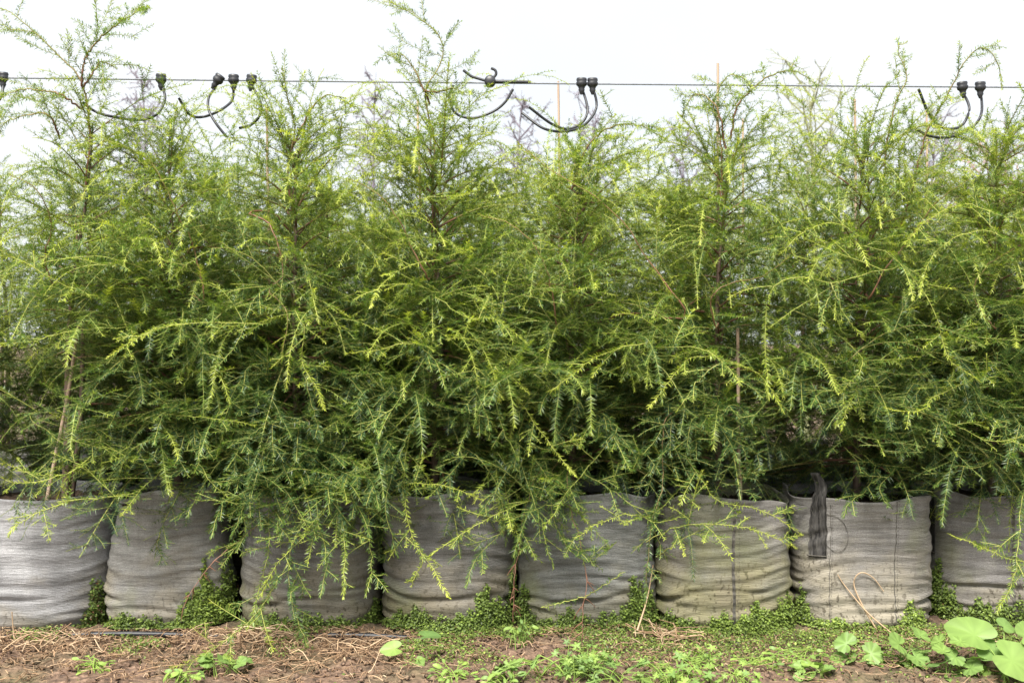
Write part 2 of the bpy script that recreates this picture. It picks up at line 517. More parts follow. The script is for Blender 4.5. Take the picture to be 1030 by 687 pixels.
def make_bag(b, mat, parent_label, group=None, straps=(), seams=(), soil=True):
    root = empty('grow_bag', (b.x, b.y, 0), parent_label, 'grow bag', group)
    nu, N = 64, b.N
    th = np.linspace(-np.pi, np.pi, N, endpoint=False)
    u = np.linspace(0, 1, nu)
    TH, U = np.meshgrid(th, u)
    outer = b.pt(TH, U)
    inner = []
    for uu, off in ((1.0, -0.004), (0.97, -0.006), (0.90, -0.008), (0.84, -0.009)):
        inner.append(b.pt(th, np.full(N, uu), off))
    V = np.concatenate([outer.reshape(-1, 3), np.concatenate(inner)])
    rows = nu + 4
    i = np.arange(rows - 1)[:, None] * N
    j = np.arange(N)[None]
    k = (j + 1) % N
    q = np.stack([i + j, i + k, i + N + k, i + N + j], -1).reshape(-1, 4)
    link('wall', mesh_np('bag_wall', V, [q], [mat]), root)
    if soil:
        g = Geo()
        for rr_ in range(8):
            pass
        nr = 10
        rim = b.pt(th, np.full(N, 0.88), -0.004)
        c = rim.mean(0)
        rings = [c + (rim - c) * (s / nr) for s in range(1, nr + 1)]
        rings = np.array(rings)
        rings[..., 2] = c[2] + np.random.default_rng(b.seed).normal(0, 0.006, rings.shape[:2]) + 0.02
        V = np.concatenate([rings.reshape(-1, 3), [c + [0, 0, 0.03]]])
        i = np.arange(nr - 1)[:, None] * N
        q = np.stack([i + j, i + k, i + N + k, i + N + j], -1).reshape(-1, 4)
        t = np.stack([np.full(N, nr * N), np.arange(N), (np.arange(N) + 1) % N], -1)
        link('soil', mesh_np('bag_soil', V, [q, t], [M['potting']]), root)
    for sth, u0, u1 in seams:
        us = np.linspace(u0, u1, 80)
        wob = 0.004 * np.sin(us * 9 + b.seed)
        g = Geo()
        for dd, ww, off in ((0, 0.0016, 0.0025),):
            a_ = b.pt(sth + wob - ww / b.R, us, off); m_ = b.pt(sth + wob, us, off + 0.001); c_ = b.pt(sth + wob + ww / b.R, us, off)
            V = np.concatenate([a_, m_, c_])
            ii = np.arange(79)
            q = np.concatenate([np.stack([ii, ii + 1, ii + 81, ii + 80], -1), np.stack([ii + 80, ii + 81, ii + 161, ii + 160], -1)])
            g.add(V, q)
        # stitches beside the seam
        for s_ in np.arange(0, 79, 2):
            p0 = b.pt(sth + 0.03 + 0 * us[s_], us[s_], 0.002); p1 = b.pt(sth + 0.03, us[min(s_ + 1, 79)], 0.002)
            g.tube(np.array([p0, p1]), 0.0011, 3)
        link('seam', g.mesh('bag_seam', [M['thread']]), root)
    for sth, u0, u1, w, loop in straps:
        us = np.linspace(u0, u1, 30)
        ks = np.linspace(-w / 2, w / 2, 9) / b.R
        P_ = np.stack([b.pt(sth + kk, us, 0.006 + 0.0015 * (n_ % 2)) for n_, kk in enumerate(ks)], 1)
        if loop:      # webbing carries on above the rim and folds over inwards
            top = P_[-1]
            ext = []
            for s_ in np.linspace(0.1, 1, 12):
                o_ = np.array([loop[0] * s_ + 0.012 * math.sin(s_ * 7), loop[1] * s_, loop[2] * math.sin(s_ * math.pi * 0.62)])
                tw = (top - top.mean(0)) * (1 - 0.35 * math.sin(s_ * 2.5))
                ext.append(top.mean(0) + tw + o_)
            P_ = np.concatenate([P_, np.array(ext)])
        nr, nc = P_.shape[:2]
        back = P_ - norm(P_.mean((0, 1)) * [1, 1, 0]) * 0.003
        V = np.concatenate([P_.reshape(-1, 3), back.reshape(-1, 3)])
        idx = np.arange(nr * nc).reshape(nr, nc)
        q1 = np.stack([idx[:-1, :-1], idx[:-1, 1:], idx[1:, 1:], idx[1:, :-1]], -1).reshape(-1, 4)
        o2 = nr * nc
        rim_ = np.concatenate([idx[0, :], idx[1:, -1], idx[-1, -2::-1], idx[-2:0:-1, 0]])
        rn = np.roll(rim_, -1)
        q3 = np.stack([rim_, rn, rn + o2, rim_ + o2], -1)
        sp = link('strap', mesh_np('bag_strap', V, [q1, q1[:, ::-1] + o2, q3], [M['strap']]), root)
        # sewn-down end of the strap: a bar of stitching, and frayed threads
        g = Geo()
        e0 = b.pt(np.linspace(sth - w / 2 / b.R - 0.02, sth + w / 2 / b.R + 0.02, 12), u0 + 0.012, 0.009)
        g.tube(e0, 0.0028, 4)
        link('stitching', g.mesh('strap_stitching', [M['thread']]), sp)
        g = Geo()
        r_ = np.random.default_rng(b.seed + 5)
        for f_ in range(26):
            row = r_.integers(1, 24); col_ = r_.integers(0, nc)
            p0 = P_[row, col_]
            d = np.array([r_.normal(0, 0.012), -0.006, r_.uniform(-0.05, 0.05)])
            g.tube(spline([p0, p0 + d * 0.5 + [r_.normal(0, 0.004), -0.006, 0], p0 + d], 6), 0.0006, 3)
        link('frayed_thread', g.mesh('frayed_thread', [M['thread']]), sp)['kind'] = 'stuff'
    return root


bx = lambda px, d=BAG_D: (px - 515.0) / F * d
BAGS = [
    Bag(bx(42), 4.36, 0.315, 0.55, 1, bulge=0.07, taper=0.02, folds=0.9),
    Bag(bx(173), 4.36, 0.245, 0.56, 2, bulge=0.06, lean=0.01, taper=0.10),
    Bag(bx(316), 4.36, 0.285, 0.55, 3, bulge=0.04),
    Bag(bx(451), 4.35, 0.275, 0.56, 4, bulge=0.03),
    Bag(bx(589), 4.36, 0.285, 0.55, 5, bulge=0.03),
    Bag(bx(724), 4.34, 0.280, 0.54, 6, bulge=0.03, folds=1.2),
    Bag(bx(861), 4.34, 0.285, 0.55, 7, bulge=0.0, taper=-0.02, folds=1.1),
    Bag(bx(990, 4.46), 4.46, 0.285, 0.545, 8, bulge=0.01),
]
GREY = (0.235, 0.225, 0.215)
bag_specs = [
    ('baggy pale grey grow bag with a crumpled foot, under the twin-trunk tree', (0.26, 0.26, 0.27), (0.26, 0.235, 0.19), 0.0, -0.06, [], []),
    ('light grey grow bag narrowing to its rim, weeds creeping up one side', (0.27, 0.265, 0.255), (0.29, 0.255, 0.19), 0.0, 0.0, [], []),
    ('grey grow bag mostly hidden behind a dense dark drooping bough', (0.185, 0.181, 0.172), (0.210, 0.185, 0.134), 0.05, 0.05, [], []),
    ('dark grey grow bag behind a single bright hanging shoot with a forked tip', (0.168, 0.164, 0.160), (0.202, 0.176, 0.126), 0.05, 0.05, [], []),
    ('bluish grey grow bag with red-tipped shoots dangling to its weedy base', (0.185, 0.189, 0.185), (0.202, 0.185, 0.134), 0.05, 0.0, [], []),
    ('grow bag stained yellow-green with algae, one dark vertical seam and deep folds at its foot', (0.215, 0.205, 0.195), (0.27, 0.24, 0.15), 0.17, 0.12, [], [(0.0, 0.0, 1.0)]),
    ('tan-stained grow bag with a dark webbing strap hanging over its rim', (0.235, 0.225, 0.215), (0.30, 0.268, 0.205), 0.05, 0.13, [(-0.84, 0.55, 1.0, 0.098, (0.01, 0.05, 0.10))], [(0.137, 0.0, 1.0), (-0.60, 0.0, 0.95)]),
    ('grey grow bag set back beside the strapped bag, above the big round leaf', (0.215, 0.205, 0.20), (0.24, 0.215, 0.17), 0.05, 0.0, [(-1.3, 0.5, 1.0, 0.07, (0.0, 0.05, 0.08))], [(0.0, 0.0, 1.0)]),
]
bag_mats = []
for b, (lab, base, tan, alg, dirt, straps, seams) in zip(BAGS, bag_specs):
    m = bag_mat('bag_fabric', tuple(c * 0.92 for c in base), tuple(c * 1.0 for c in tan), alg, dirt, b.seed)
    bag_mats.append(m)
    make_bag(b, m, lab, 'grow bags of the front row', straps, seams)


def copy_tree(o, parent=None):
    c = o.copy()
    C.objects.link(c)
    if parent is not None:
        c.parent = parent
    for ch in o.children:
        copy_tree(ch, c)
    return c


BACK_ROWS = [(5.25, 0.30, 9), (6.3, -0.1, 11)]
bag_roots = [o for o in C.objects if o.name.startswith('grow_bag')]
SIDE = [(-92, 4.36, 3, 'twin-trunk conifer'), (1128, 4.48, 4, 'yellow-green conifer')]
for px_, d_, src, nb in SIDE:
    c = copy_tree(bag_roots[src])
    c.location = ((px_ - 515) / F * d_, d_, 0)
    c.rotation_euler = (0, 0, 2.2)
    c['label'] = 'grey grow bag next along the row from the ' + nb
back_spots = []
for ri, (yy, sh, cnt) in enumerate(BACK_ROWS):
    for i in range(cnt):
        back_spots.append((ri, sh + (i - (cnt - 1) / 2) * 0.62 + random.uniform(-0.05, 0.05), yy + random.uniform(-0.06, 0.06)))
for i, (ri, x, y) in enumerate(back_spots):
    c = copy_tree(bag_roots[[2, 3, 4, 7][i % 4]])
    c.location = (x, y, 0)
    c.rotation_euler = (0, 0, random.uniform(0, 6.28))
    c['label'] = 'grey grow bag standing in the rows behind the front bags'
    c['group'] = 'grow bags of the rows behind'

# ------------------------------------------------------------------ foliage
UP = np.array([0, 0, 1.0])


class Foliage:
    """needles and twigs of many shoots, gathered and turned into one mesh"""
    def __init__(self, seed, fine=False):
        self.fine = fine
        self.r = np.random.default_rng(seed)
        self.P, self.T, self.N, self.S, self.L, self.Wd, self.Fr, self.A = [], [], [], [], [], [], [], []
        self.g = Geo()

    def shoot(self, pts, r0, r1, f0, f1, needles=True, nlen=0.02, spacing=0.0072, start=0.0, spread=0.45, flat_n=None, fpow=2.0, wid=0.0036, twig_f=None, tipless=False):
        """pts: polyline; f0..f1 freshness base..tip"""
        n = len(pts)
        s = np.linspace(0, 1, n)
        rad = r0 + (r1 - r0) * s
        fr = f0 + (f1 - f0) * s ** fpow
        tw = np.clip((fr + 0.18) if twig_f is None else twig_f[0] + (twig_f[1] - twig_f[0]) * s, 0, 1)
        v, q = tube(pts, rad, 3)
        self.g.add(v, q, mi=0, fresh=np.repeat(tw, 3), rnd=0.5)
        if not needles:
            return
        L = np.linalg.norm(np.diff(pts, axis=0), axis=1).sum()
        k = int(L * (1 - start) / spacing)
        if k < 2:
            return
        u = start + (1 - start) * (np.arange(k) + self.r.uniform(0, 1, k) * 0.6) / k
        u = np.clip(np.repeat(u, 2), 0, 1)
        k *= 2
        P = np.stack([np.interp(u, s, pts[:, c]) for c in range(3)], 1)
        Tg = norm(np.gradient(pts, axis=0))
        T = norm(np.stack([np.interp(u, s, Tg[:, c]) for c in range(3)], 1))
        fn = UP if flat_n is None else flat_n
        N = norm(fn - (T @ fn)[:, None] * T + self.r.normal(0, 0.10, (k, 3)))
        side = np.tile([1.0, -1.0], k // 2)
        el = self.r.normal(0.12, spread, k)
        S = np.cross(N, T) * side[:, None] * np.cos(el)[:, None] + N * np.sin(el)[:, None]
        tip = np.clip((1 - u) / 0.12, 0, 1)
        ang = np.radians(self.r.normal(57, 9, k)) * (0.45 + 0.55 * tip)
        D = T * np.cos(ang)[:, None] + S * np.sin(ang)[:, None]
        ln = nlen * self.r.uniform(0.75, 1.2, k) * (0.55 + 0.45 * np.clip((1 - u) * L / 0.03, 0, 1)) * (0.75 + 0.25 * np.clip(u / 0.1, 0, 1))
        self.P.append(P); self.T.append(D); self.N.append(N); self.L.append(ln)
        self.Wd.append(np.full(k, wid))
        self.Fr.append(np.clip(f0 + (f1 - f0) * u ** fpow + self.r.normal(0, 0.05, k), 0, 1))

    def build(self, name):
        P = np.vstack(self.P); D = norm(np.vstack(self.T)); N = np.vstack(self.N)
        L = np.concatenate(self.L); Wd = np.concatenate(self.Wd); fr = np.concatenate(self.Fr)
        k = len(P)
        W = norm(np.cross(D, N))
        curl = self.r.normal(0, 0.10, k) - 0.06
        tip = P + D * L[:, None] + N * (L * curl)[:, None]
        if self.fine:
            mid = P + D * (L * 0.45)[:, None] + N * (L * 0.03)[:, None]
            V = np.stack([P, mid + W * (Wd / 2)[:, None], tip, mid - W * (Wd / 2)[:, None]], 1).reshape(-1, 3)
            i = np.arange(k) * 4
            f = dict(q=np.stack([i, i + 1, i + 2, i + 3], -1))
            m = 4
        else:
            V = np.stack([P + W * (Wd / 2)[:, None], tip, P - W * (Wd / 2)[:, None]], 1).reshape(-1, 3)
            i = np.arange(k) * 3
            f = dict(t=np.stack([i, i + 1, i + 2], -1))
            m = 3
        self.g.add(V, mi=1, fresh=np.repeat(fr, m), rnd=np.repeat(self.r.uniform(0, 1, k), m), **f)
        return self.g.mesh(name, [M['twig'], M['needle']], smooth=False)


def curve(r, p0, d0, L, n, droop, wob=0.12, lift=0.0):
    pts = [np.asarray(p0, float)]
    d = norm(d0)
    st = L / (n - 1)
    for i in range(n - 1):
        s = i / (n - 1)
        d = norm(d + np.array([0, 0, -droop * st * (0.4 + 1.2 * s) + lift * st * (s > 0.6)]) + r.normal(0, wob, 3) * st * 3)
        pts.append(pts[-1] + d * st)
    return np.array(pts)


def side_dir(T, N, side, ang, r, jit=0.15):
    S = norm(np.cross(N, T)) * side
    return norm(T * math.cos(ang) + S * math.sin(ang) + r.normal(0, jit, 3) + np.array([0, 0, 0.10]))


def grow_tree(seed, H, n_prim=40, lean=(0, 0), dens=1.0, fresh=0.0, width=1.0, double=False):
    """returns trunk mesh, list of limb meshes, crown mesh (local coordinates, foot of the trunk at z = 0.48)"""
    r = np.random.default_rng(seed)
    fo = Foliage(seed + 100)
    z0 = 0.48
    nT = 26
    tz = np.linspace(0, 1, nT)
    tr = np.stack([lean[0] * tz ** 1.6 + 0.02 * np.sin(tz * 7 + r.uniform(0, 6)) * tz, lean[1] * tz ** 1.6 + 0.02 * np.sin(tz * 6 + r.uniform(0, 6)) * tz, z0 + (H - z0) * tz], 1)
    tg = Geo()
    rad = 0.017 * (1 - tz) ** 0.9 + 0.0018
    tg.tube(tr, rad, 8)
    if double:
        t2 = tr[:16] + np.stack([0.055 * np.sin(np.linspace(0.2, 2.6, 16)), np.full(16, 0.02), np.zeros(16)], 1)
        tg.tube(t2, rad[:16] * 0.75, 8)
    trunk = tg.mesh('trunk', [M['bark']])
    limbs = []
    az = r.uniform(0, 6.28)
    fo.shoot(tr[-9:], 0.003, 0.0012, 0.25, 0.75, nlen=0.016, spacing=0.008, spread=1.4, twig_f=(0.2, 0.7))
    for i in range(n_prim):
        t = (i + r.uniform(0, 1)) / n_prim
        h = 0.66 + (H - 0.68) * t
        tt = (h - z0) / (H - z0)
        p0 = np.array([np.interp(tt, tz, tr[:, c]) for c in range(3)])
        az += 2.4 + r.normal(0, 0.5)
        if double and t < 0.40 and math.sin(az) < 0.25:      # bare towards the path low down
            continue
        taper = (1 - t) ** 0.5
        L = width * (0.37 + 0.29 * taper) * r.uniform(0.6, 1.3)
        el = math.radians(2 + 42 * t + r.normal(0, 17))
        d = np.array([math.cos(az) * math.cos(el), math.sin(az) * math.cos(el), math.sin(el)])
        droop = r.uniform(0.2, 3.2) + 0.8 * t
        pn = 16
        pp = curve(r, p0, d, L, pn, droop, 0.22)
        fs = min(1.0, max(0.0, fresh - 0.04 + 0.86 * t + r.normal(0, 0.13)))       # vigour of this limb's new growth
        lg = Geo()
        r0 = 0.0022 + 0.0042 * taper
        lr = np.linspace(r0, 0.0010, pn)
        lv, lq = tube(pp, lr, 5)
        lg.add(lv, lq, fresh=np.repeat(np.clip(np.linspace(0.05, 0.6 + 0.4 * fs, pn), 0, 1), 5), rnd=0.5)
        limbs.append(lg.mesh('limb', [M['twig']]))
        fo.shoot(pp, 0.0010, 0.0008, 0.08, min(1, fs + 0.2), nlen=0.019, start=0.22, spread=0.7, fpow=1.6)
        Tg = norm(np.gradient(pp, axis=0))
        ss = 0.10
        side = 1
        while ss < 0.98:
            ip = ss * (pn - 1)
            i0 = int(ip)
            q = pp[i0] + (pp[min(i0 + 1, pn - 1)] - pp[i0]) * (ip - i0)
            Tq = Tg[i0]
            N = norm(UP - (Tq @ UP) * Tq + r.normal(0, 0.35, 3))
            L2 = width * (0.08 + 0.25 * (1 - ss) ** 0.8 * (0.5 + 0.5 * taper)) * r.uniform(0.6, 1.35)
            long_ = r.random() < 0.08 + 0.12 * t
            if long_:
                L2 = L2 * 1.3 + r.uniform(0.10, 0.28)
            d2 = side_dir(Tq, N, side, math.radians(r.uniform(32, 72)), r, 0.28)
            n2 = max(5, int(L2 / 0.035))
            p2 = curve(r, q, d2 + np.array([0, 0, 0.5 * long_]), L2, n2, r.uniform(2.5, 6.5) if long_ else r.uniform(-0.5, 4.5), 0.30)
            f_tip = min(1, max(0, fs + r.normal(0.0, 0.16) + (0.25 if long_ else 0)))
            nl = r.uniform(0.021, 0.031) if t < 0.55 else r.uniform(0.016, 0.025)
            sp = 0.42 if t < 0.5 else 0.75
            fo.shoot(p2, 0.0013, 0.0007, 0.05 + 0.3 * f_tip, f_tip, nlen=nl, spread=sp, twig_f=(0.25 + 0.3 * f_tip, 0.6 + 0.4 * f_tip))
            T2 = norm(np.gradient(p2, axis=0))
            s3 = 0.15
            sd3 = 1
            while s3 < (0.6 if long_ else 0.93) and L2 > 0.08:
                k3 = int(s3 * (n2 - 1))
                N3 = norm(UP - (T2[k3] @ UP) * T2[k3] + r.normal(0, 0.35, 3))
                L3 = (0.04 + 0.42 * L2 * (1 - s3)) * r.uniform(0.6, 1.35)
                p3 = curve(r, p2[k3], side_dir(T2[k3], N3, sd3, math.radians(r.uniform(36, 64)), r, 0.22), L3, max(4, int(L3 / 0.035)), r.uniform(0.0, 4.5) if t > 0.4 else r.uniform(-1.0, 2.0), 0.30 if t > 0.4 else 0.12)
                f3 = min(1, max(0, f_tip * 0.92 + r.normal(0, 0.12)))
                fo.shoot(p3, 0.0009, 0.0006, 0.05 + 0.35 * f3, f3, nlen=nl * 0.95, spread=sp, twig_f=(0.35 + 0.25 * f3, 0.6 + 0.4 * f3))
                sd3 = -sd3
                s3 += (0.042 + 0.030 * max(0, t - 0.35)) / L2 * r.uniform(0.7, 1.4) / dens
            side = -side
            ss += (0.040 + 0.040 * max(0, t - 0.35)) / L * r.uniform(0.7, 1.35) / dens
    return trunk, limbs, fo.build('crown')


TREES = [
    dict(px=66, H=2.16, lean=(0.10, 0.0), fresh=0.03, double=True, d=4.36),
    dict(px=180, H=2.02, lean=(-0.03, 0.0), fresh=0.02, d=4.40),
    dict(px=300, H=2.09, lean=(-0.04, 0.02), fresh=0.0, d=4.36),
    dict(px=438, H=2.10, lean=(0.0, 0.0), fresh=0.12, d=4.36),
    dict(px=575, H=1.99, lean=(0.02, 0.0), fresh=0.05, d=4.36),
    dict(px=722, H=2.03, lean=(0.02, 0.0), fresh=0.0, d=4.36),
    dict(px=862, H=2.05, lean=(0.06, 0.0), fresh=0.13, d=4.38),
    dict(px=998, H=2.10, lean=(0.05, 0.0), fresh=0.16, d=4.46),
]
tree_labels = [
    'tall young conifer with a twin trunk beside a leaning bare stake, leader above the wire',
    'bushy young conifer rising from the light grey bag with the creeping weed patch',
    'young conifer with a dense dark drooping bough covering its own bag',
    'young conifer with a tall nodding red-stemmed leader rising high above the wire',
    'young conifer with a long bare brown limb arching through its top, over the bluish bag',
    'dark young conifer with a slim trunk and upright stake in the algae-stained bag',
    'young conifer with arching wand-like tip shoots above the strapped bag',
    'yellow-green young conifer above the set-back bag beside the big round leaf',
]
tree_roots, protos = [], []
for i, (t, lab) in enumerate(zip(TREES, tree_labels)):
    x = (t['px'] - 515) / F * t['d']
    trunk, limbs, crown = grow_tree(20 + i, t['H'], lean=t['lean'], fresh=t['fresh'], double=t.get('double', False), n_prim=44)
    root = empty('conifer_tree', (x, t['d'], 0), lab, 'tree', 'conifers of the front row')
    link('trunk', trunk, root)
    protos.append((limbs, crown))
    tree_roots.append(root)
# every tree carries its own boughs and, turned about the trunk, a second set shared with a neighbour
for i, root in enumerate(tree_roots):
    for j, rz in ((i, 0.0), ((i + 3) % 8, 2.1 + i))[:1 if i == 0 else 2]:
        limbs, crown = protos[j]
        sz = TREES[i]['H'] / TREES[j]['H']
        for lm in limbs:
            o = link('limb', lm, root); o.rotation_euler = (0, 0, rz); o.scale = (1, 1, sz)
        o = link('crown', crown, root); o.rotation_euler = (0, 0, rz); o.scale = (1, 1, sz)
        o['kind'] = 'stuff'

for px_, d_, src, nb in SIDE:
    c = copy_tree(tree_roots[src])
    c.location = ((px_ - 515) / F * d_, d_, 0)
    c.rotation_euler = (0, 0, 1.3)
    c['label'] = 'young conifer next along the row from the ' + nb + ', its branches overlapping'
for i, (ri, x, y) in enumerate(back_spots):
    src = tree_roots[(i * 5 + 2 + ri) % 8]
    c = copy_tree(src)
    c.location = (x, y, 0)
    c.rotation_euler = (0, 0, random.uniform(0, 6.28))
    s = (random.uniform(0.92, 1.00), random.uniform(0.94, 1.04))[ri]
    c.scale = (s, s, s * random.uniform(0.94, 1.02))
    c['label'] = 'young conifer standing in the rows behind the front row'
    c['group'] = 'conifers of the rows behind'
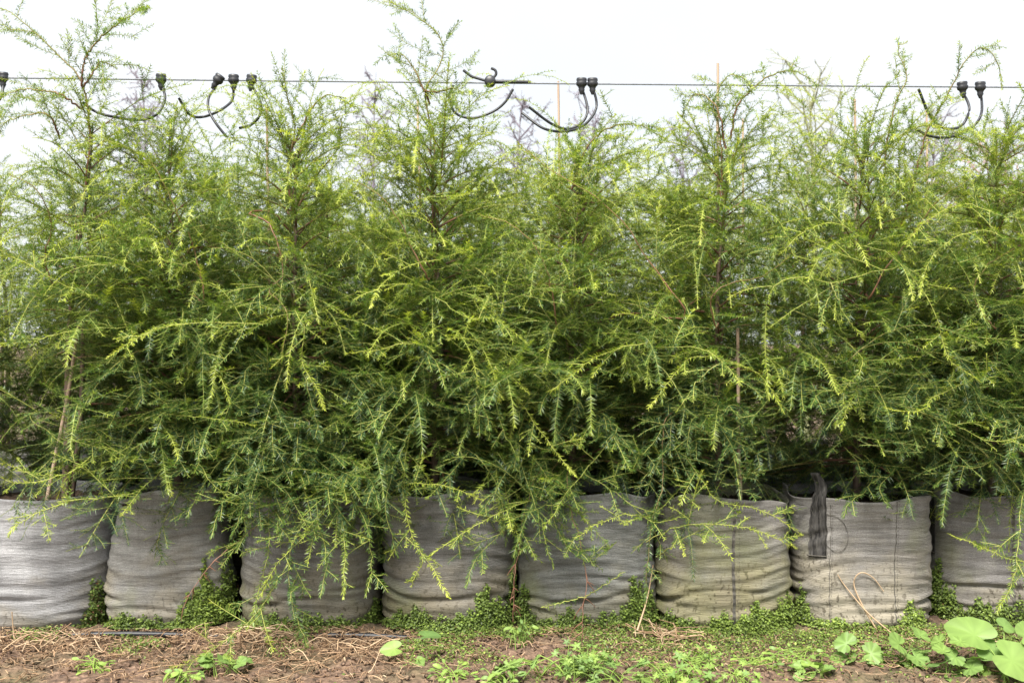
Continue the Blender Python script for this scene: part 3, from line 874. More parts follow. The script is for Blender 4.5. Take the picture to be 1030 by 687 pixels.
# ------------------------------------------------------------------ single shoots that stand out in front of the crowns
# (tree, points (px, py), distance at base, distance at tip, kind, side shoots)
SHOOTS = [
    # over the first bags
    (0, [(102, 440), (85, 465), (58, 479), (20, 486), (-8, 476)], 3.95, 3.80, 'new', 8),
    (1, [(165, 470), (150, 485), (126, 498), (68, 505), (20, 525), (8, 540)], 4.0, 3.75, 'new', 9),
    (0, [(60, 470), (40, 478), (15, 470), (-10, 462)], 4.0, 3.85, 'new', 6),
    (0, [(30, 420), (60, 440), (105, 452), (130, 470)], 4.0, 3.85, 'new', 6),
    (1, [(185, 430), (197, 454), (207, 478), (231, 502)], 4.0, 3.8, 'new', 4),
    (2, [(312, 430), (306, 454), (277, 491), (270, 522), (270, 553), (258, 600), (254, 628)], 4.0, 3.72, 'wood', 9),
    (2, [(330, 470), (300, 500), (272, 507), (231, 505), (194, 502)], 3.95, 3.75, 'dark', 9),
    (2, [(360, 470), (336, 495), (316, 529), (282, 563), (262, 600)], 3.95, 3.72, 'new', 9),
    (2, [(290, 500), (250, 536), (221, 559), (195, 590), (184, 612)], 3.9, 3.72, 'dead', 7),
    (2, [(335, 490), (341, 515), (347, 549), (345, 602)], 3.95, 3.75, 'new', 6),
    (2, [(292, 560), (270, 600), (251, 624), (204, 658), (170, 673)], 3.85, 3.55, 'new', 6),
    (2, [(280, 440), (262, 470), (250, 500), (232, 540)], 3.95, 3.8, 'dark', 8),
    (2, [(300, 450), (320, 480), (318, 520), (330, 560), (322, 600)], 3.95, 3.75, 'dark', 8),
    (2, [(300, 470), (270, 480), (250, 475), (225, 490)], 3.92, 3.78, 'dark', 8),
    (2, [(310, 480), (340, 490), (360, 510), (372, 540)], 3.92, 3.80, 'dark', 8),
    (2, [(300, 430), (275, 425), (250, 440), (230, 470)], 3.95, 3.82, 'dark', 9),
    (2, [(310, 520), (295, 545), (290, 580), (300, 625), (310, 650)], 3.85, 3.68, 'dark', 7),
    # bags four and five
    (3, [(425, 400), (408, 454), (408, 505), (416, 546), (432, 566), (442, 585), (452, 602)], 3.98, 3.70, 'tip', 4),
    (3, [(408, 540), (425, 560), (413, 590)], 3.76, 3.70, 'tip', 1),
    (3, [(545, 498), (530, 505), (503, 515), (466, 536), (432, 559)], 3.98, 3.76, 'new', 6),
    (3, [(395, 480), (374, 512), (401, 491), (428, 486), (455, 491), (486, 503)], 4.0, 3.78, 'tip', 5),
    (2, [(335, 470), (343, 491), (367, 522), (374, 563), (368, 600)], 3.98, 3.78, 'new', 6),
    (4, [(545, 470), (530, 505), (523, 539), (518, 580), (516, 625)], 4.0, 3.80, 'dead', 6),
    (4, [(620, 430), (605, 454), (574, 491), (547, 532)], 3.98, 3.78, 'new', 5),
    (4, [(520, 440), (525, 470), (540, 512), (557, 572)], 3.98, 3.80, 'new', 6),
    (4, [(570, 480), (574, 515), (583, 542), (590, 583), (586, 617), (585, 645)], 3.98, 3.66, 'dead', 4),
    (4, [(590, 600), (565, 606), (544, 611)], 3.72, 3.68, 'new', 0),
    (4, [(588, 600), (605, 590), (628, 575)], 3.74, 3.7, 'new', 0),
    (5, [(670, 420), (666, 454), (666, 488), (656, 522), (652, 560), (648, 610)], 4.0, 3.80, 'wood', 8),
    (5, [(658, 517), (629, 517), (600, 528), (578, 541)], 3.9, 3.78, 'tip', 3),
    (4, [(590, 478), (615, 492), (632, 505), (656, 524), (690, 520)], 3.98, 3.80, 'new', 5),
    (4, [(555, 500), (560, 530), (580, 560), (600, 560), (620, 545)], 3.95, 3.82, 'dark', 7),
    (3, [(480, 460), (500, 490), (505, 530), (480, 560), (468, 590)], 3.98, 3.8, 'dark', 6),
    (3, [(380, 440), (395, 470), (388, 510), (400, 560)], 3.98, 3.84, 'dark', 6),
    # right-hand bags
    (5, [(650, 545), (680, 530), (714, 527), (758, 532), (802, 552)], 3.85, 3.66, 'tip', 6),
    (5, [(690, 455), (700, 474), (724, 505), (765, 512), (807, 538)], 3.95, 3.70, 'tip', 2),
    (5, [(660, 560), (690, 540), (735, 520), (745, 515)], 3.85, 3.72, 'new', 2),
    (6, [(880, 470), (872, 492), (855, 505), (848, 520)], 4.0, 3.90, 'dark', 6),
    (6, [(900, 470), (885, 490), (893, 510)], 4.0, 3.88, 'dark', 4),
    (7, [(1045, 560), (1020, 563), (986, 549), (955, 537)], 3.95, 3.78, 'new', 2),
    (7, [(1030, 480), (1027, 515), (1020, 580), (1003, 617)], 4.0, 3.72, 'new', 5),
    (7, [(1000, 460), (985, 470), (960, 470), (940, 490)], 4.0, 3.9, 'dark', 5),
    # middle band, left
    (2, [(285, 292), (262, 266), (238, 252), (215, 250), (190, 265), (172, 281)], 4.0, 3.70, 'wood', 5),
    (2, [(268, 325), (234, 325), (190, 325), (153, 332), (129, 346), (107, 360)], 3.95, 3.62, 'tip', 8),
    (2, [(270, 290), (256, 300), (245, 329), (234, 353), (216, 371)], 3.9, 3.68, 'new', 3),
    (1, [(130, 330), (100, 330), (68, 334), (30, 343), (-5, 350)], 4.0, 3.78, 'new', 6),
    (1, [(160, 415), (173, 417), (217, 421), (258, 428)], 4.0, 3.8, 'new', 3),
    (1, [(190, 372), (211, 375), (224, 383), (231, 405)], 3.95, 3.8, 'new', 2),
    (2, [(298, 315), (306, 332), (304, 363), (316, 387), (326, 412)], 3.95, 3.75, 'tip', 5),
    (0, [(150, 275), (120, 262), (80, 258), (30, 268), (-5, 282)], 4.0, 3.8, 'new', 7),
    (0, [(100, 300), (60, 285), (20, 262), (-8, 256)], 4.0, 3.8, 'tip', 6),
    # middle band, centre
    (3, [(437, 350), (410, 345), (380, 352), (347, 356)], 3.95, 3.72, 'tip', 4),
    (3, [(430, 355), (420, 372), (405, 395), (390, 420), (381, 440)], 3.92, 3.70, 'new', 3),
    (3, [(425, 349), (436, 360), (442, 373), (450, 395)], 3.92, 3.74, 'new', 2),
    (4, [(500, 366), (506, 380), (530, 414), (561, 457), (580, 480)], 3.95, 3.70, 'tip', 4),
    (4, [(655, 345), (632, 348), (598, 360), (575, 378), (551, 394)], 3.95, 3.70, 'tip', 3),
    (4, [(486, 312), (517, 300), (544, 290), (578, 292), (609, 303)], 3.92, 3.74, 'new', 4),
    (4, [(690, 319), (656, 268), (629, 227), (600, 200), (585, 190), (557, 173), (520, 143)], 3.98, 3.80, 'limb', 6),
    (2, [(250, 215), (272, 227), (285, 275), (270, 292), (289, 315), (283, 360)], 4.05, 3.90, 'limb', 3),
    (5, [(720, 330), (715, 300), (735, 285), (770, 277), (800, 250)], 4.0, 3.84, 'limb', 4),
    (1, [(205, 300), (195, 250), (178, 215), (165, 185), (150, 160)], 4.1, 3.95, 'limb', 5),
    (3, [(430, 280), (412, 245), (398, 215), (372, 190), (350, 180)], 4.05, 3.9, 'limb', 5),
    (6, [(875, 300), (890, 270), (915, 240), (940, 205), (975, 180)], 4.05, 3.9, 'limb', 5),
    (7, [(1000, 330), (980, 300), (990, 270), (1020, 250)], 4.1, 3.95, 'limb', 4),
    (4, [(560, 330), (555, 290), (540, 250), (512, 225), (480, 215)], 4.05, 3.9, 'limb', 5),
    (0, [(60, 300), (45, 262), (52, 225), (35, 190), (8, 175)], 4.1, 3.95, 'limb', 5),
    (4, [(490, 372), (496, 383), (503, 424), (520, 460)], 3.95, 3.78, 'new', 5),
    (5, [(715, 358), (690, 363), (663, 397), (652, 411)], 3.9, 3.74, 'tip', 2),
    (3, [(440, 300), (470, 318), (500, 322), (530, 345)], 3.95, 3.75, 'new', 5),
    (3, [(445, 260), (410, 268), (385, 285), (372, 310)], 3.95, 3.75, 'tip', 5),
    # middle band, right
    (6, [(905, 268), (870, 276), (840, 284), (800, 279), (776, 291), (770, 329), (770, 370), (774, 402)], 3.95, 3.66, 'new', 4),
    (6, [(835, 284), (842, 300), (853, 322), (869, 342)], 3.75, 3.68, 'tip', 0),
    (6, [(838, 290), (830, 310), (825, 334)], 3.75, 3.70, 'new', 0),
    (5, [(660, 350), (690, 349), (710, 352), (729, 363), (765, 377), (789, 416)], 3.9, 3.68, 'tip', 4),
    (5, [(729, 363), (705, 380), (680, 415)], 3.76, 3.68, 'new', 2),
    (6, [(840, 245), (870, 247), (897, 258), (925, 288), (942, 319), (955, 360), (986, 384)], 3.98, 3.66, 'tip', 6),
    (6, [(850, 365), (870, 348), (901, 331), (935, 327), (979, 339), (1035, 342)], 3.95, 3.72, 'wood', 7),
    (6, [(920, 215), (935, 229), (962, 261), (982, 298), (990, 320)], 3.98, 3.74, 'new', 5),
    (6, [(867, 366), (860, 397), (850, 415), (846, 432)], 3.92, 3.76, 'new', 5),
    (7, [(980, 380), (967, 387), (938, 400), (925, 414), (890, 410)], 3.95, 3.76, 'new', 4),
    (7, [(925, 414), (959, 427), (999, 444), (1035, 437)], 3.85, 3.76, 'tip', 5),
    (6, [(870, 400), (850, 392), (825, 395), (815, 410)], 3.95, 3.8, 'dark', 6),
    (7, [(1000, 215), (970, 205), (935, 220), (910, 245)], 3.98, 3.8, 'tip', 6),
    (7, [(1010, 240), (985, 232), (958, 240), (935, 262), (925, 300)], 3.95, 3.76, 'tip', 6),
    (6, [(868, 240), (840, 225), (810, 232), (785, 255)], 3.98, 3.78, 'new', 5),
    (5, [(735, 210), (760, 205), (785, 225), (800, 260)], 4.0, 3.8, 'new', 5),
    # leaders and wands against the sky
    (0, [(85, 200), (90, 133), (82, 82), (60, 58), (37, 34), (12, 14), (0, 9)], 4.36, 4.30, 'leader', 11),
    (0, [(84, 90), (82, 82), (90, 51), (119, 24), (146, 8)], 4.33, 4.28, 'leader', 11),
    (0, [(82, 110), (60, 95), (44, 92), (22, 90), (-4, 100)], 4.34, 4.25, 'leader', 7),
    (0, [(84, 88), (95, 72), (103, 62), (118, 70)], 4.34, 4.26, 'leader', 4),
    (0, [(60, 140), (50, 118), (30, 115), (0, 125)], 4.34, 4.25, 'leader', 6),
    (3, [(438, 300), (435, 204), (437, 146), (428, 95), (445, 61), (442, 37), (418, 17), (392, 2)], 4.36, 4.28, 'leader', 18),
    (3, [(430, 98), (428, 92), (440, 93), (456, 89), (470, 96)], 4.32, 4.26, 'leader', 4),
    (3, [(432, 105), (427, 92), (410, 60), (396, 55)], 4.32, 4.28, 'leader', 5),
    (2, [(294, 217), (290, 170), (296, 129), (288, 95), (284, 68)], 4.36, 4.3, 'leader', 9),
    (2, [(294, 217), (316, 180), (328, 165), (340, 148), (344, 118)], 4.36, 4.3, 'leader', 8),
    (2, [(294, 150), (310, 115), (328, 96), (348, 100)], 4.36, 4.3, 'leader', 6),
    (6, [(905, 230), (918, 190), (931, 136), (948, 105), (969, 65), (986, 48), (1003, 61), (1008, 90)], 4.38, 4.30, 'leader', 9),
    (6, [(918, 190), (945, 165), (975, 140), (1000, 130), (1020, 150)], 4.36, 4.25, 'tip', 8),
    (6, [(915, 200), (900, 175), (880, 165), (850, 170)], 4.36, 4.25, 'tip', 7),
    (5, [(728, 217), (724, 136), (718, 105), (731, 78), (750, 80), (758, 95)], 4.36, 4.3, 'leader', 8),
    (5, [(735, 140), (741, 109), (762, 85), (792, 71), (816, 80)], 4.34, 4.28, 'leader', 7),
    (5, [(730, 150), (722, 110), (700, 95), (685, 118)], 4.34, 4.28, 'leader', 6),
    (6, [(889, 200), (891, 150), (901, 102), (912, 78), (903, 50), (913, 42)], 4.38, 4.32, 'leader', 6),
    (4, [(585, 190), (600, 165), (628, 142), (660, 140)], 4.2, 4.1, 'tip', 7),
    (4, [(560, 200), (545, 165), (520, 150), (495, 165)], 4.2, 4.1, 'tip', 7),
    (4, [(575, 190), (590, 150), (610, 130), (640, 125), (670, 140)], 4.3, 4.2, 'leader', 7),
    (7, [(1000, 190), (1008, 160), (1025, 130), (1040, 125)], 4.5, 4.4, 'leader', 6),
]
_r = np.random.default_rng(4242)
for ti in range(1, 8):
    for j in range(12 if ti == 2 else 6):
        cx = TREES[ti]['px'] + _r.normal(0, 25)
        y0 = _r.uniform(370, 480 if ti == 2 else 425)
        sg = _r.choice([-1, 1]) * _r.uniform(0.3, 1.0)
        dx = 75 * sg
        SHOOTS.append((ti, [(cx + dx * 0.25, y0), (cx + dx * 0.6, y0 + _r.uniform(-12, 18)), (cx + dx, y0 + _r.uniform(15, 60)), (cx + dx * 1.15, y0 + _r.uniform(60, 85) * (0.9 if ti == 2 else 0.6))], 4.05, _r.uniform(3.78, 3.92), 'dark', 7))
ST = {   # base twig fresh, tip twig fresh, needle fresh base, tip, needle length, base radius
    'new': (0.45, 1.0, 0.24, 0.76, 0.020, 0.0024),
    'tip': (0.45, 1.0, 0.24, 0.95, 0.021, 0.0026),
    'dark': (0.30, 0.75, 0.02, 0.34, 0.024, 0.0022),
    'wood': (0.18, 0.50, 0.10, 0.55, 0.021, 0.0038),
    'limb': (0.12, 0.30, 0.15, 0.60, 0.018, 0.0058),
    'dead': (0.34, 0.19, 0.22, 0.50, 0.021, 0.0024),
    'leader': (0.12, 0.40, 0.22, 0.62, 0.022, 0.0060),
}
for k, (ti, pts, d0, d1, kind, ns) in enumerate(SHOOTS):
    r = np.random.default_rng(900 + k)
    root = tree_roots[ti]
    T = TREES[ti]
    nP = len(pts)
    W3 = [at(px, py, d0 + (d1 - d0) * (i / (nP - 1)) + r.normal(0, 0.012)) for i, (px, py) in enumerate(pts)]
    trx = (T['px'] - 515) / F * T['d']
    p0 = W3[0]
    if kind != 'leader' and d0 > 3.88:      # runs back to the trunk it grows from
        zt = min(max(p0[2] - 0.06, 0.62), T['H'] - 0.15)
        foot = np.array([trx + T['lean'][0] * ((zt - 0.5) / 1.7) ** 1.6, T['d'], zt])
        W3 = [foot, (foot + p0) / 2 + np.array([0, 0, 0.05])] + W3
    P = spline(W3, 34 if len(W3) > 4 else 22)
    org = np.array([trx, T['d'], 0.0])
    P = P - org
    P[1:-1] += r.normal(0, 0.0022, P[1:-1].shape)
    tf0, tf1, nf0, nf1, nl, rad = ST[kind]
    if kind in ('new', 'tip', 'wood'):      # some shoots are older and duller than others
        dull = r.uniform(-0.04, 0.34) if kind != 'tip' else r.uniform(-0.03, 0.18)
        nf0, nf1, tf1 = max(0.05, nf0 - dull * 0.6), nf1 - dull, tf1 - dull * 0.7
        nl *= r.uniform(0.85, 1.2)
    fo = Foliage(3000 + k, fine=True)
    sprd = {'dark': 0.45, 'leader': 1.2}.get(kind, 0.8)
    spc = 0.0060 if kind != 'dark' else 0.0055
    if kind == 'dead':       # the end has lost its needles
        n_live = int(len(P) * 0.76)
        fo.shoot(P[n_live - 1:], 0.0019, 0.0012, 0.2, 0.2, needles=False, twig_f=(0.19, 0.17))
    fo.shoot(P if kind != 'dead' else P[:n_live], rad, {'leader': 0.002, 'limb': 0.0018}.get(kind, 0.0011), nf0, nf1, nlen=nl, spacing=spc, start={'wood': 0.3, 'limb': 0.55}.get(kind, 0.12), spread=sprd, twig_f=(tf0, tf1), fpow=1.5, wid=0.0037)
    n = len(P)
    Tg = norm(np.gradient(P, axis=0))
    L = np.linalg.norm(np.diff(P, axis=0), axis=1).sum()
    for j in range(ns):
        s = (0.30 if len(W3) > nP else 0.12) + ((0.74 if kind == 'dead' else 0.97) - (0.30 if len(W3) > nP else 0.12)) * (j + r.uniform(0.1, 0.9)) / ns
        i0 = min(n - 2, int(s * (n - 1)))
        N = norm(np.array([0, -0.55, 0.8]) + r.normal(0, 0.3, 3))
        dd = side_dir(Tg[i0], N, 1 if j % 2 else -1, math.radians(r.uniform(28, 66)), r, 0.26)
        l2 = min(0.30, 0.06 + 0.30 * L * (1 - s)) * r.uniform(0.6, 1.3)
        if kind == 'leader':
            l2 = r.uniform(0.12, 0.30) if ti in (0, 3) else r.uniform(0.08, 0.17)
        n2 = max(6, int(l2 / 0.02))
        p2 = curve(r, P[i0], dd, l2, n2, r.uniform(-2.0, 3.6) if kind != 'leader' else r.uniform(-3.0, 5.0), 0.32)
        fo.shoot(p2, 0.0017, 0.0009, nf0 + 0.05, min(1, nf1 + r.normal(0, 0.1)), nlen=nl * r.uniform(0.85, 1.1), spacing=spc, spread=sprd, twig_f=(min(1, tf0 + 0.2), max(tf1, 0.6)), fpow=1.3, wid=0.0036)
        T2 = norm(np.gradient(p2, axis=0))
        if l2 > 0.09:
            for m_ in range(r.integers(1, 4) if kind != 'dark' else r.integers(3, 6)):
                i3 = r.integers(1, n2 - 2)
                l3 = l2 * r.uniform(0.25, 0.5)
                p3 = curve(r, p2[i3], side_dir(T2[i3], N, 1 if m_ % 2 else -1, math.radians(r.uniform(35, 60)), r, 0.15), l3, max(5, int(l3 / 0.02)), r.uniform(0, 4) if kind != 'dark' else 0.0, 0.2 if kind != 'dark' else 0.05)
                fo.shoot(p3, 0.0013, 0.0008, nf0 + 0.08, nf1, nlen=nl * 0.9, spacing=spc, spread=sprd, twig_f=(min(1, tf0 + 0.25), max(tf1, 0.6)), wid=0.0035)
    if kind == 'dead':     # withered red-brown end of the shoot with curled remains of twigs
        for j in range(9):
            i0 = int(n * r.uniform(0.74, 0.99))
            p2 = curve(r, P[min(i0, n - 1)], np.array([r.normal(0, 0.6), r.normal(0, 0.4), -0.5]), r.uniform(0.02, 0.07), 6, 9.0, 0.5)
            fo.g.tube(p2, np.linspace(0.0026, 0.0010, 6), 3, fresh=0.185, rnd=0.5)
    link('branch', fo.build('branch'), root)
# ------------------------------------------------------------------ overhead wire with its hanging drip tubes
WD = 4.60
wa, wb = at(-260, 75.5, WD), at(1300, 90, WD)
wp = np.stack([wa + (wb - wa) * s - np.array([0, 0, 0.006 * math.sin(s * math.pi)]) for s in np.linspace(0, 1, 60)])
g = Geo(); g.tube(wp, 0.0038, 6)
tag(link('overhead_wire', g.mesh('overhead_wire', [M['steel']])), 'thin taut steel wire strung above the tree tops', 'wire')
wire_y = lambda px: 77.5 + (px / 1030.0) * 10.0
TUBES = [   # clip px, tilt, tube points, label
    (3, 0.0, [(3, 88), (1, 98), (-8, 108), (-22, 112)], 'black drip tube clipped to the wire left of the twin-trunk tree'),
    (162, 0.0, [(163, 88), (166, 100), (158, 115), (140, 121), (110, 117), (95, 112), (84, 104)], 'black drip tube sweeping from its lone clip towards the tall twin-trunk tree'),
    (220, 0.6, [(217, 88), (210, 98), (210, 111), (217, 124), (228, 138)], 'black drip tube hanging from the tilted clip of the three clustered clips'),
    (235, 0.0, [(235, 90), (233, 102), (220, 112), (203, 118), (190, 115), (180, 99)], 'black drip tube curling back from the middle clip of the three clustered clips'),
    (253, 0.1, [(254, 88), (262, 103), (261, 117), (252, 126), (241, 129)], 'black drip tube in a short hook beside the upright bare stake'),
    (585, 0.0, [(586, 91), (591, 110), (586, 123), (572, 130), (555, 125), (532, 108)], 'upper black drip tube of the pair of square clips on the wire'),
    (596, 0.0, [(597, 91), (600, 108), (590, 124), (572, 132), (548, 130), (525, 114)], 'lower black drip tube of the pair of square clips on the wire'),
    (968, -0.1, [(970, 96), (975, 110), (968, 126), (955, 130), (944, 126), (934, 114), (924, 90)], 'black drip tube looping up stiffly beside the arching wand shoot'),
    (986, 0.0, [(987, 97), (987, 115), (978, 128), (957, 138), (935, 137), (918, 128)], 'black drip tube in a wide low loop beside the arching wand shoot'),
]
for px, tilt, pts, lab in TUBES:
    c = at(px, wire_y(px), WD)
    root = empty('drip_tube', tuple(c), lab, 'drip tube', 'drip tubes hung from the wire')
    ca, sa = math.cos(tilt), math.sin(tilt)
    rot = np.array([[ca, 0, sa], [0, 1, 0], [-sa, 0, ca]])
    g = Geo()      # clip: a ribbed cap over the wire, a neck and a barb
    prof = [(0.012, 0.021), (0.023, 0.019), (0.025, 0.010), (0.022, 0.004), (0.026, -0.002), (0.024, -0.014), (0.017, -0.020), (0.013, -0.030), (0.015, -0.036), (0.009, -0.048), (0.006, -0.056)]
    ang = np.arange(14) * 2 * np.pi / 14
    V = np.array([[rr * math.cos(a), rr * math.sin(a) * 0.8, zz] for rr, zz in prof for a in ang]) @ rot.T
    i = np.arange(len(prof) - 1)[:, None] * 14; j = np.arange(14)[None]; kk = (j + 1) % 14
    q = np.stack([i + j, i + 14 + j, i + 14 + kk, i + kk], -1).reshape(-1, 4)
    V = np.vstack([V, np.array([[0, 0, 0.021]]) @ rot.T])
    g.add(V, q, t=[[len(V) - 1, a, (a + 1) % 14] for a in range(14)])
    link('clip', g.mesh('clip', [M['rubber']]), root)
    g = Geo()
    r = np.random.default_rng(int(px) + 1)
    st = np.array([0, 0, -0.045]) @ rot.T
    P = spline([st] + [at(x, y, WD + r.normal(0, 0.02) - 0.03 * n_) - c for n_, (x, y) in enumerate(pts)], 40)
    g.tube(P, 0.0062, 7)
    link('tube', g.mesh('tube', [M['rubber']]), root)
# cable joiner with taped ends on the wire
c = at(493, wire_y(493), WD)
root = empty('wire_joiner', tuple(c), 'round black joiner on the wire with taped sleeve and upturned prongs', 'joiner')
g = Geo()
ang = np.arange(16) * 2 * np.pi / 16
V = np.array([[rr * math.cos(a), yy, rr * math.sin(a)] for rr, yy in ((0.018, -0.02), (0.026, -0.014), (0.026, 0.014), (0.018, 0.02)) for a in ang])
i = np.arange(3)[:, None] * 16; j = np.arange(16)[None]; kk = (j + 1) % 16
g.add(np.vstack([V, [[0, -0.021, 0], [0, 0.021, 0]]]), np.stack([i + j, i + kk, i + 16 + kk, i + 16 + j], -1).reshape(-1, 4), t=[[64, (a + 1) % 16, a] for a in range(16)] + [[65, 48 + a, 48 + (a + 1) % 16] for a in range(16)])
link('knob', g.mesh('knob', [M['rubber']]), root)
g = Geo(); g.tube(np.linspace([0.02, 0, -0.001], [0.19, 0, -0.002], 6), [0.010, 0.009, 0.009, 0.008, 0.008, 0.006], 8)
link('sleeve', g.mesh('sleeve', [M['rubber']]), root)
for pr in ([(490, 82), (480, 79), (474, 77), (466, 71)], [(496, 79), (499, 75), (498, 71), (494, 69)]):
    g = Geo(); g.tube(spline([at(x, y, WD) - c for x, y in pr], 16), 0.0065, 7)
    link('prong', g.mesh('prong', [M['rubber']]), root)
g = Geo(); g.tube(spline([at(x, y, WD - 0.03) for x, y in ((516, 90), (508, 103), (495, 113), (475, 119), (458, 114), (452, 98), (456, 86))], 40), 0.0062, 7)
tag(link('drip_tube', g.mesh('tube', [M['rubber']])), 'loose black tube loop below the round wire joiner', 'drip tube', 'drip tubes hung from the wire')

# ------------------------------------------------------------------ bare stakes
STAKES = [
    ([(50, 488), (62, 430), (72, 375), (79, 328)], 4.22, 4.18, 0.0085, 'pale stake leaning in front of the twin trunk'),
    ([(276, 500), (272, 300), (268, 108)], 4.75, 4.75, 0.0075, 'upright bare stake whose top ends under the hooked drip tube'),
    ([(182, 505), (184, 440), (187, 360)], 4.42, 4.40, 0.0085, 'short stake standing in the light grey bag that narrows to its rim'),
    ([(745, 510), (743, 440), (742, 330)], 4.22, 4.24, 0.0090, 'upright stake beside the slim trunk in the algae-stained bag'),
    ([(564, 480), (563, 300), (562, 82)], 5.15, 5.15, 0.0075, 'tall stake reaching the wire near the pair of square clips'),
    ([(722, 480), (722, 250), (722, 64)], 4.60, 4.60, 0.0075, 'tall stake poking above the wire over the algae-stained bag'),
    ([(424, 480), (423, 250), (420, 100)], 5.15, 5.15, 0.0075, 'stake behind the tall nodding leader, ending below the wire'),
    ([(862, 480), (861, 250), (860, 100)], 5.0, 5.0, 0.0075, 'stake above the strapped bag, ending just below the wire'),
    ([(748, 480), (748, 300), (747, 120)], 5.6, 5.6, 0.0075, 'stake in the rows behind, right of the stake that tops the wire'),
    ([(935, 480), (934, 300), (932, 110)], 5.6, 5.6, 0.0075, 'stake in the rows behind, below the stiff looping drip tube'),
]
for pts, d0, d1, rad, lab in STAKES:
    P = spline([at(x, y, d0 + (d1 - d0) * i / (len(pts) - 1)) for i, (x, y) in enumerate(pts)], 14)
    P[:, 0] += np.random.default_rng(int(pts[0][0])).normal(0, 0.0012, 14)
    if P[0, 2] > 0.47:
        P = np.vstack([P[0] + (P[0] - P[1]) / np.linalg.norm(P[0] - P[1]) * (P[0, 2] - 0.46), P])
    g = Geo(); g.tube(P, rad * np.linspace(1.05, 0.8, len(P)), 7)
    V = np.vstack([P[-1] + [0, 0, 0.001]])
    tag(link('stake', g.mesh('stake', [M['bamboo']])), lab, 'stake', 'stakes among the trees')

# ------------------------------------------------------------------ far bare trees
def far_tree(px, top, d, seed, mat, label, spread=0.5, n0=9):
    r = np.random.default_rng(seed)
    H = CAM_Z + (343.5 - top) / F * d
    root = empty('bare_tree', ((px - 515) / F * d, d, 0), label, 'tree', 'far trees beyond the rows')
    g = Geo(); tp = np.stack([0.05 * np.sin(np.linspace(0, 5, 14) + seed), 0.05 * np.sin(np.linspace(0, 4, 14)), np.linspace(0, H, 14)], 1)
    g.tube(tp, np.linspace(0.05, 0.002, 14), 6)
    link('trunk', g.mesh('trunk', [mat]), root)
    g = Geo()
    for i in range(26):
        t = 0.35 + 0.62 * (i + r.random()) / 26
        p = np.array([np.interp(t, np.linspace(0, 1, 14), tp[:, c]) for c in range(3)])
        az = i * 2.4
        L = spread * (1.25 - t) * H * 0.55 * r.uniform(0.7, 1.2)
        d1 = np.array([math.cos(az) * 0.75, math.sin(az) * 0.75, 0.8])
        p1 = curve(r, p, d1, L, 9, -0.6, 0.12)
        g.tube(p1, np.linspace(0.014, 0.005, 9), 3)
        for j in range(n0):
            k = r.integers(2, 9)
            dd = norm(p1[k] - p1[k - 1] + r.normal(0, 0.5, 3))
            p2 = curve(r, p1[k], dd, L * r.uniform(0.25, 0.5), 6, -0.8, 0.2)
            g.tube(p2, np.linspace(0.006, 0.003, 6), 3)
            for m in range(4):
                p3 = curve(r, p2[r.integers(1, 6)], norm(dd + r.normal(0, 0.6, 3)), L * r.uniform(0.10, 0.22), 4, 0, 0.2)
                g.tube(p3, np.linspace(0.004, 0.002, 4), 3)
    link('crown', g.mesh('crown', [mat]), root)['kind'] = 'stuff'


M['far_pink'] = noise_mat('far_bush_twig', (0.30, 0.20, 0.18), (0.42, 0.31, 0.28), 5, 0.9)
M['far_olive'] = noise_mat('far_olive_twig', (0.22, 0.24, 0.12), (0.33, 0.34, 0.18), 5, 0.9)
for a in ((380, 74, 11.0, 1, M['hazy_far_twig'], 'far bare grey tree just left of the tall nodding leader', 0.35),
          (522, 92, 11.5, 2, M['hazy_far_twig'], 'far bare grey tree below the wire joiner sleeve', 0.45),
          (592, 108, 12.0, 3, M['hazy_far_twig'], 'far bare grey tree below the pair of square clips', 0.45),
          (142, 66, 12.0, 4, M['hazy_far_twig'], 'far bare grey tree beside the lone clip', 0.4),
          (815, 82, 10.0, 5, M['far_olive'], 'far olive-twigged tree between the algae-stained and strapped bags', 0.6),
          (690, 130, 12.0, 6, M['hazy_far_twig'], 'far bare grey tree left of the stake topping the wire', 0.5),
          (1002, 150, 10.0, 7, M['far_pink'], 'far pinkish-brown bare tree behind the yellow-green tree', 0.7, 12),
          (940, 110, 12.0, 8, M['hazy_far_twig'], 'far bare grey tree behind the arching wand shoots', 0.5)):
    far_tree(*a)

# ------------------------------------------------------------------ irrigation pipe at the foot of the bags
P = spline([np.array([x, 4.02 + 0.012 * math.sin(x * 3.1), 0.012 + 0.004 * math.sin(x * 7) - 0.034 * min(1, max(0, (x + 0.45) / 0.25))]) for x in np.linspace(-3.2, 3.2, 40)], 160)
g = Geo(); g.tube(P, 0.0105, 8)
tag(link('irrigation_pipe', g.mesh('irrigation_pipe', [M['rubber']])), 'black irrigation pipe lying along the foot of the bags', 'pipe')

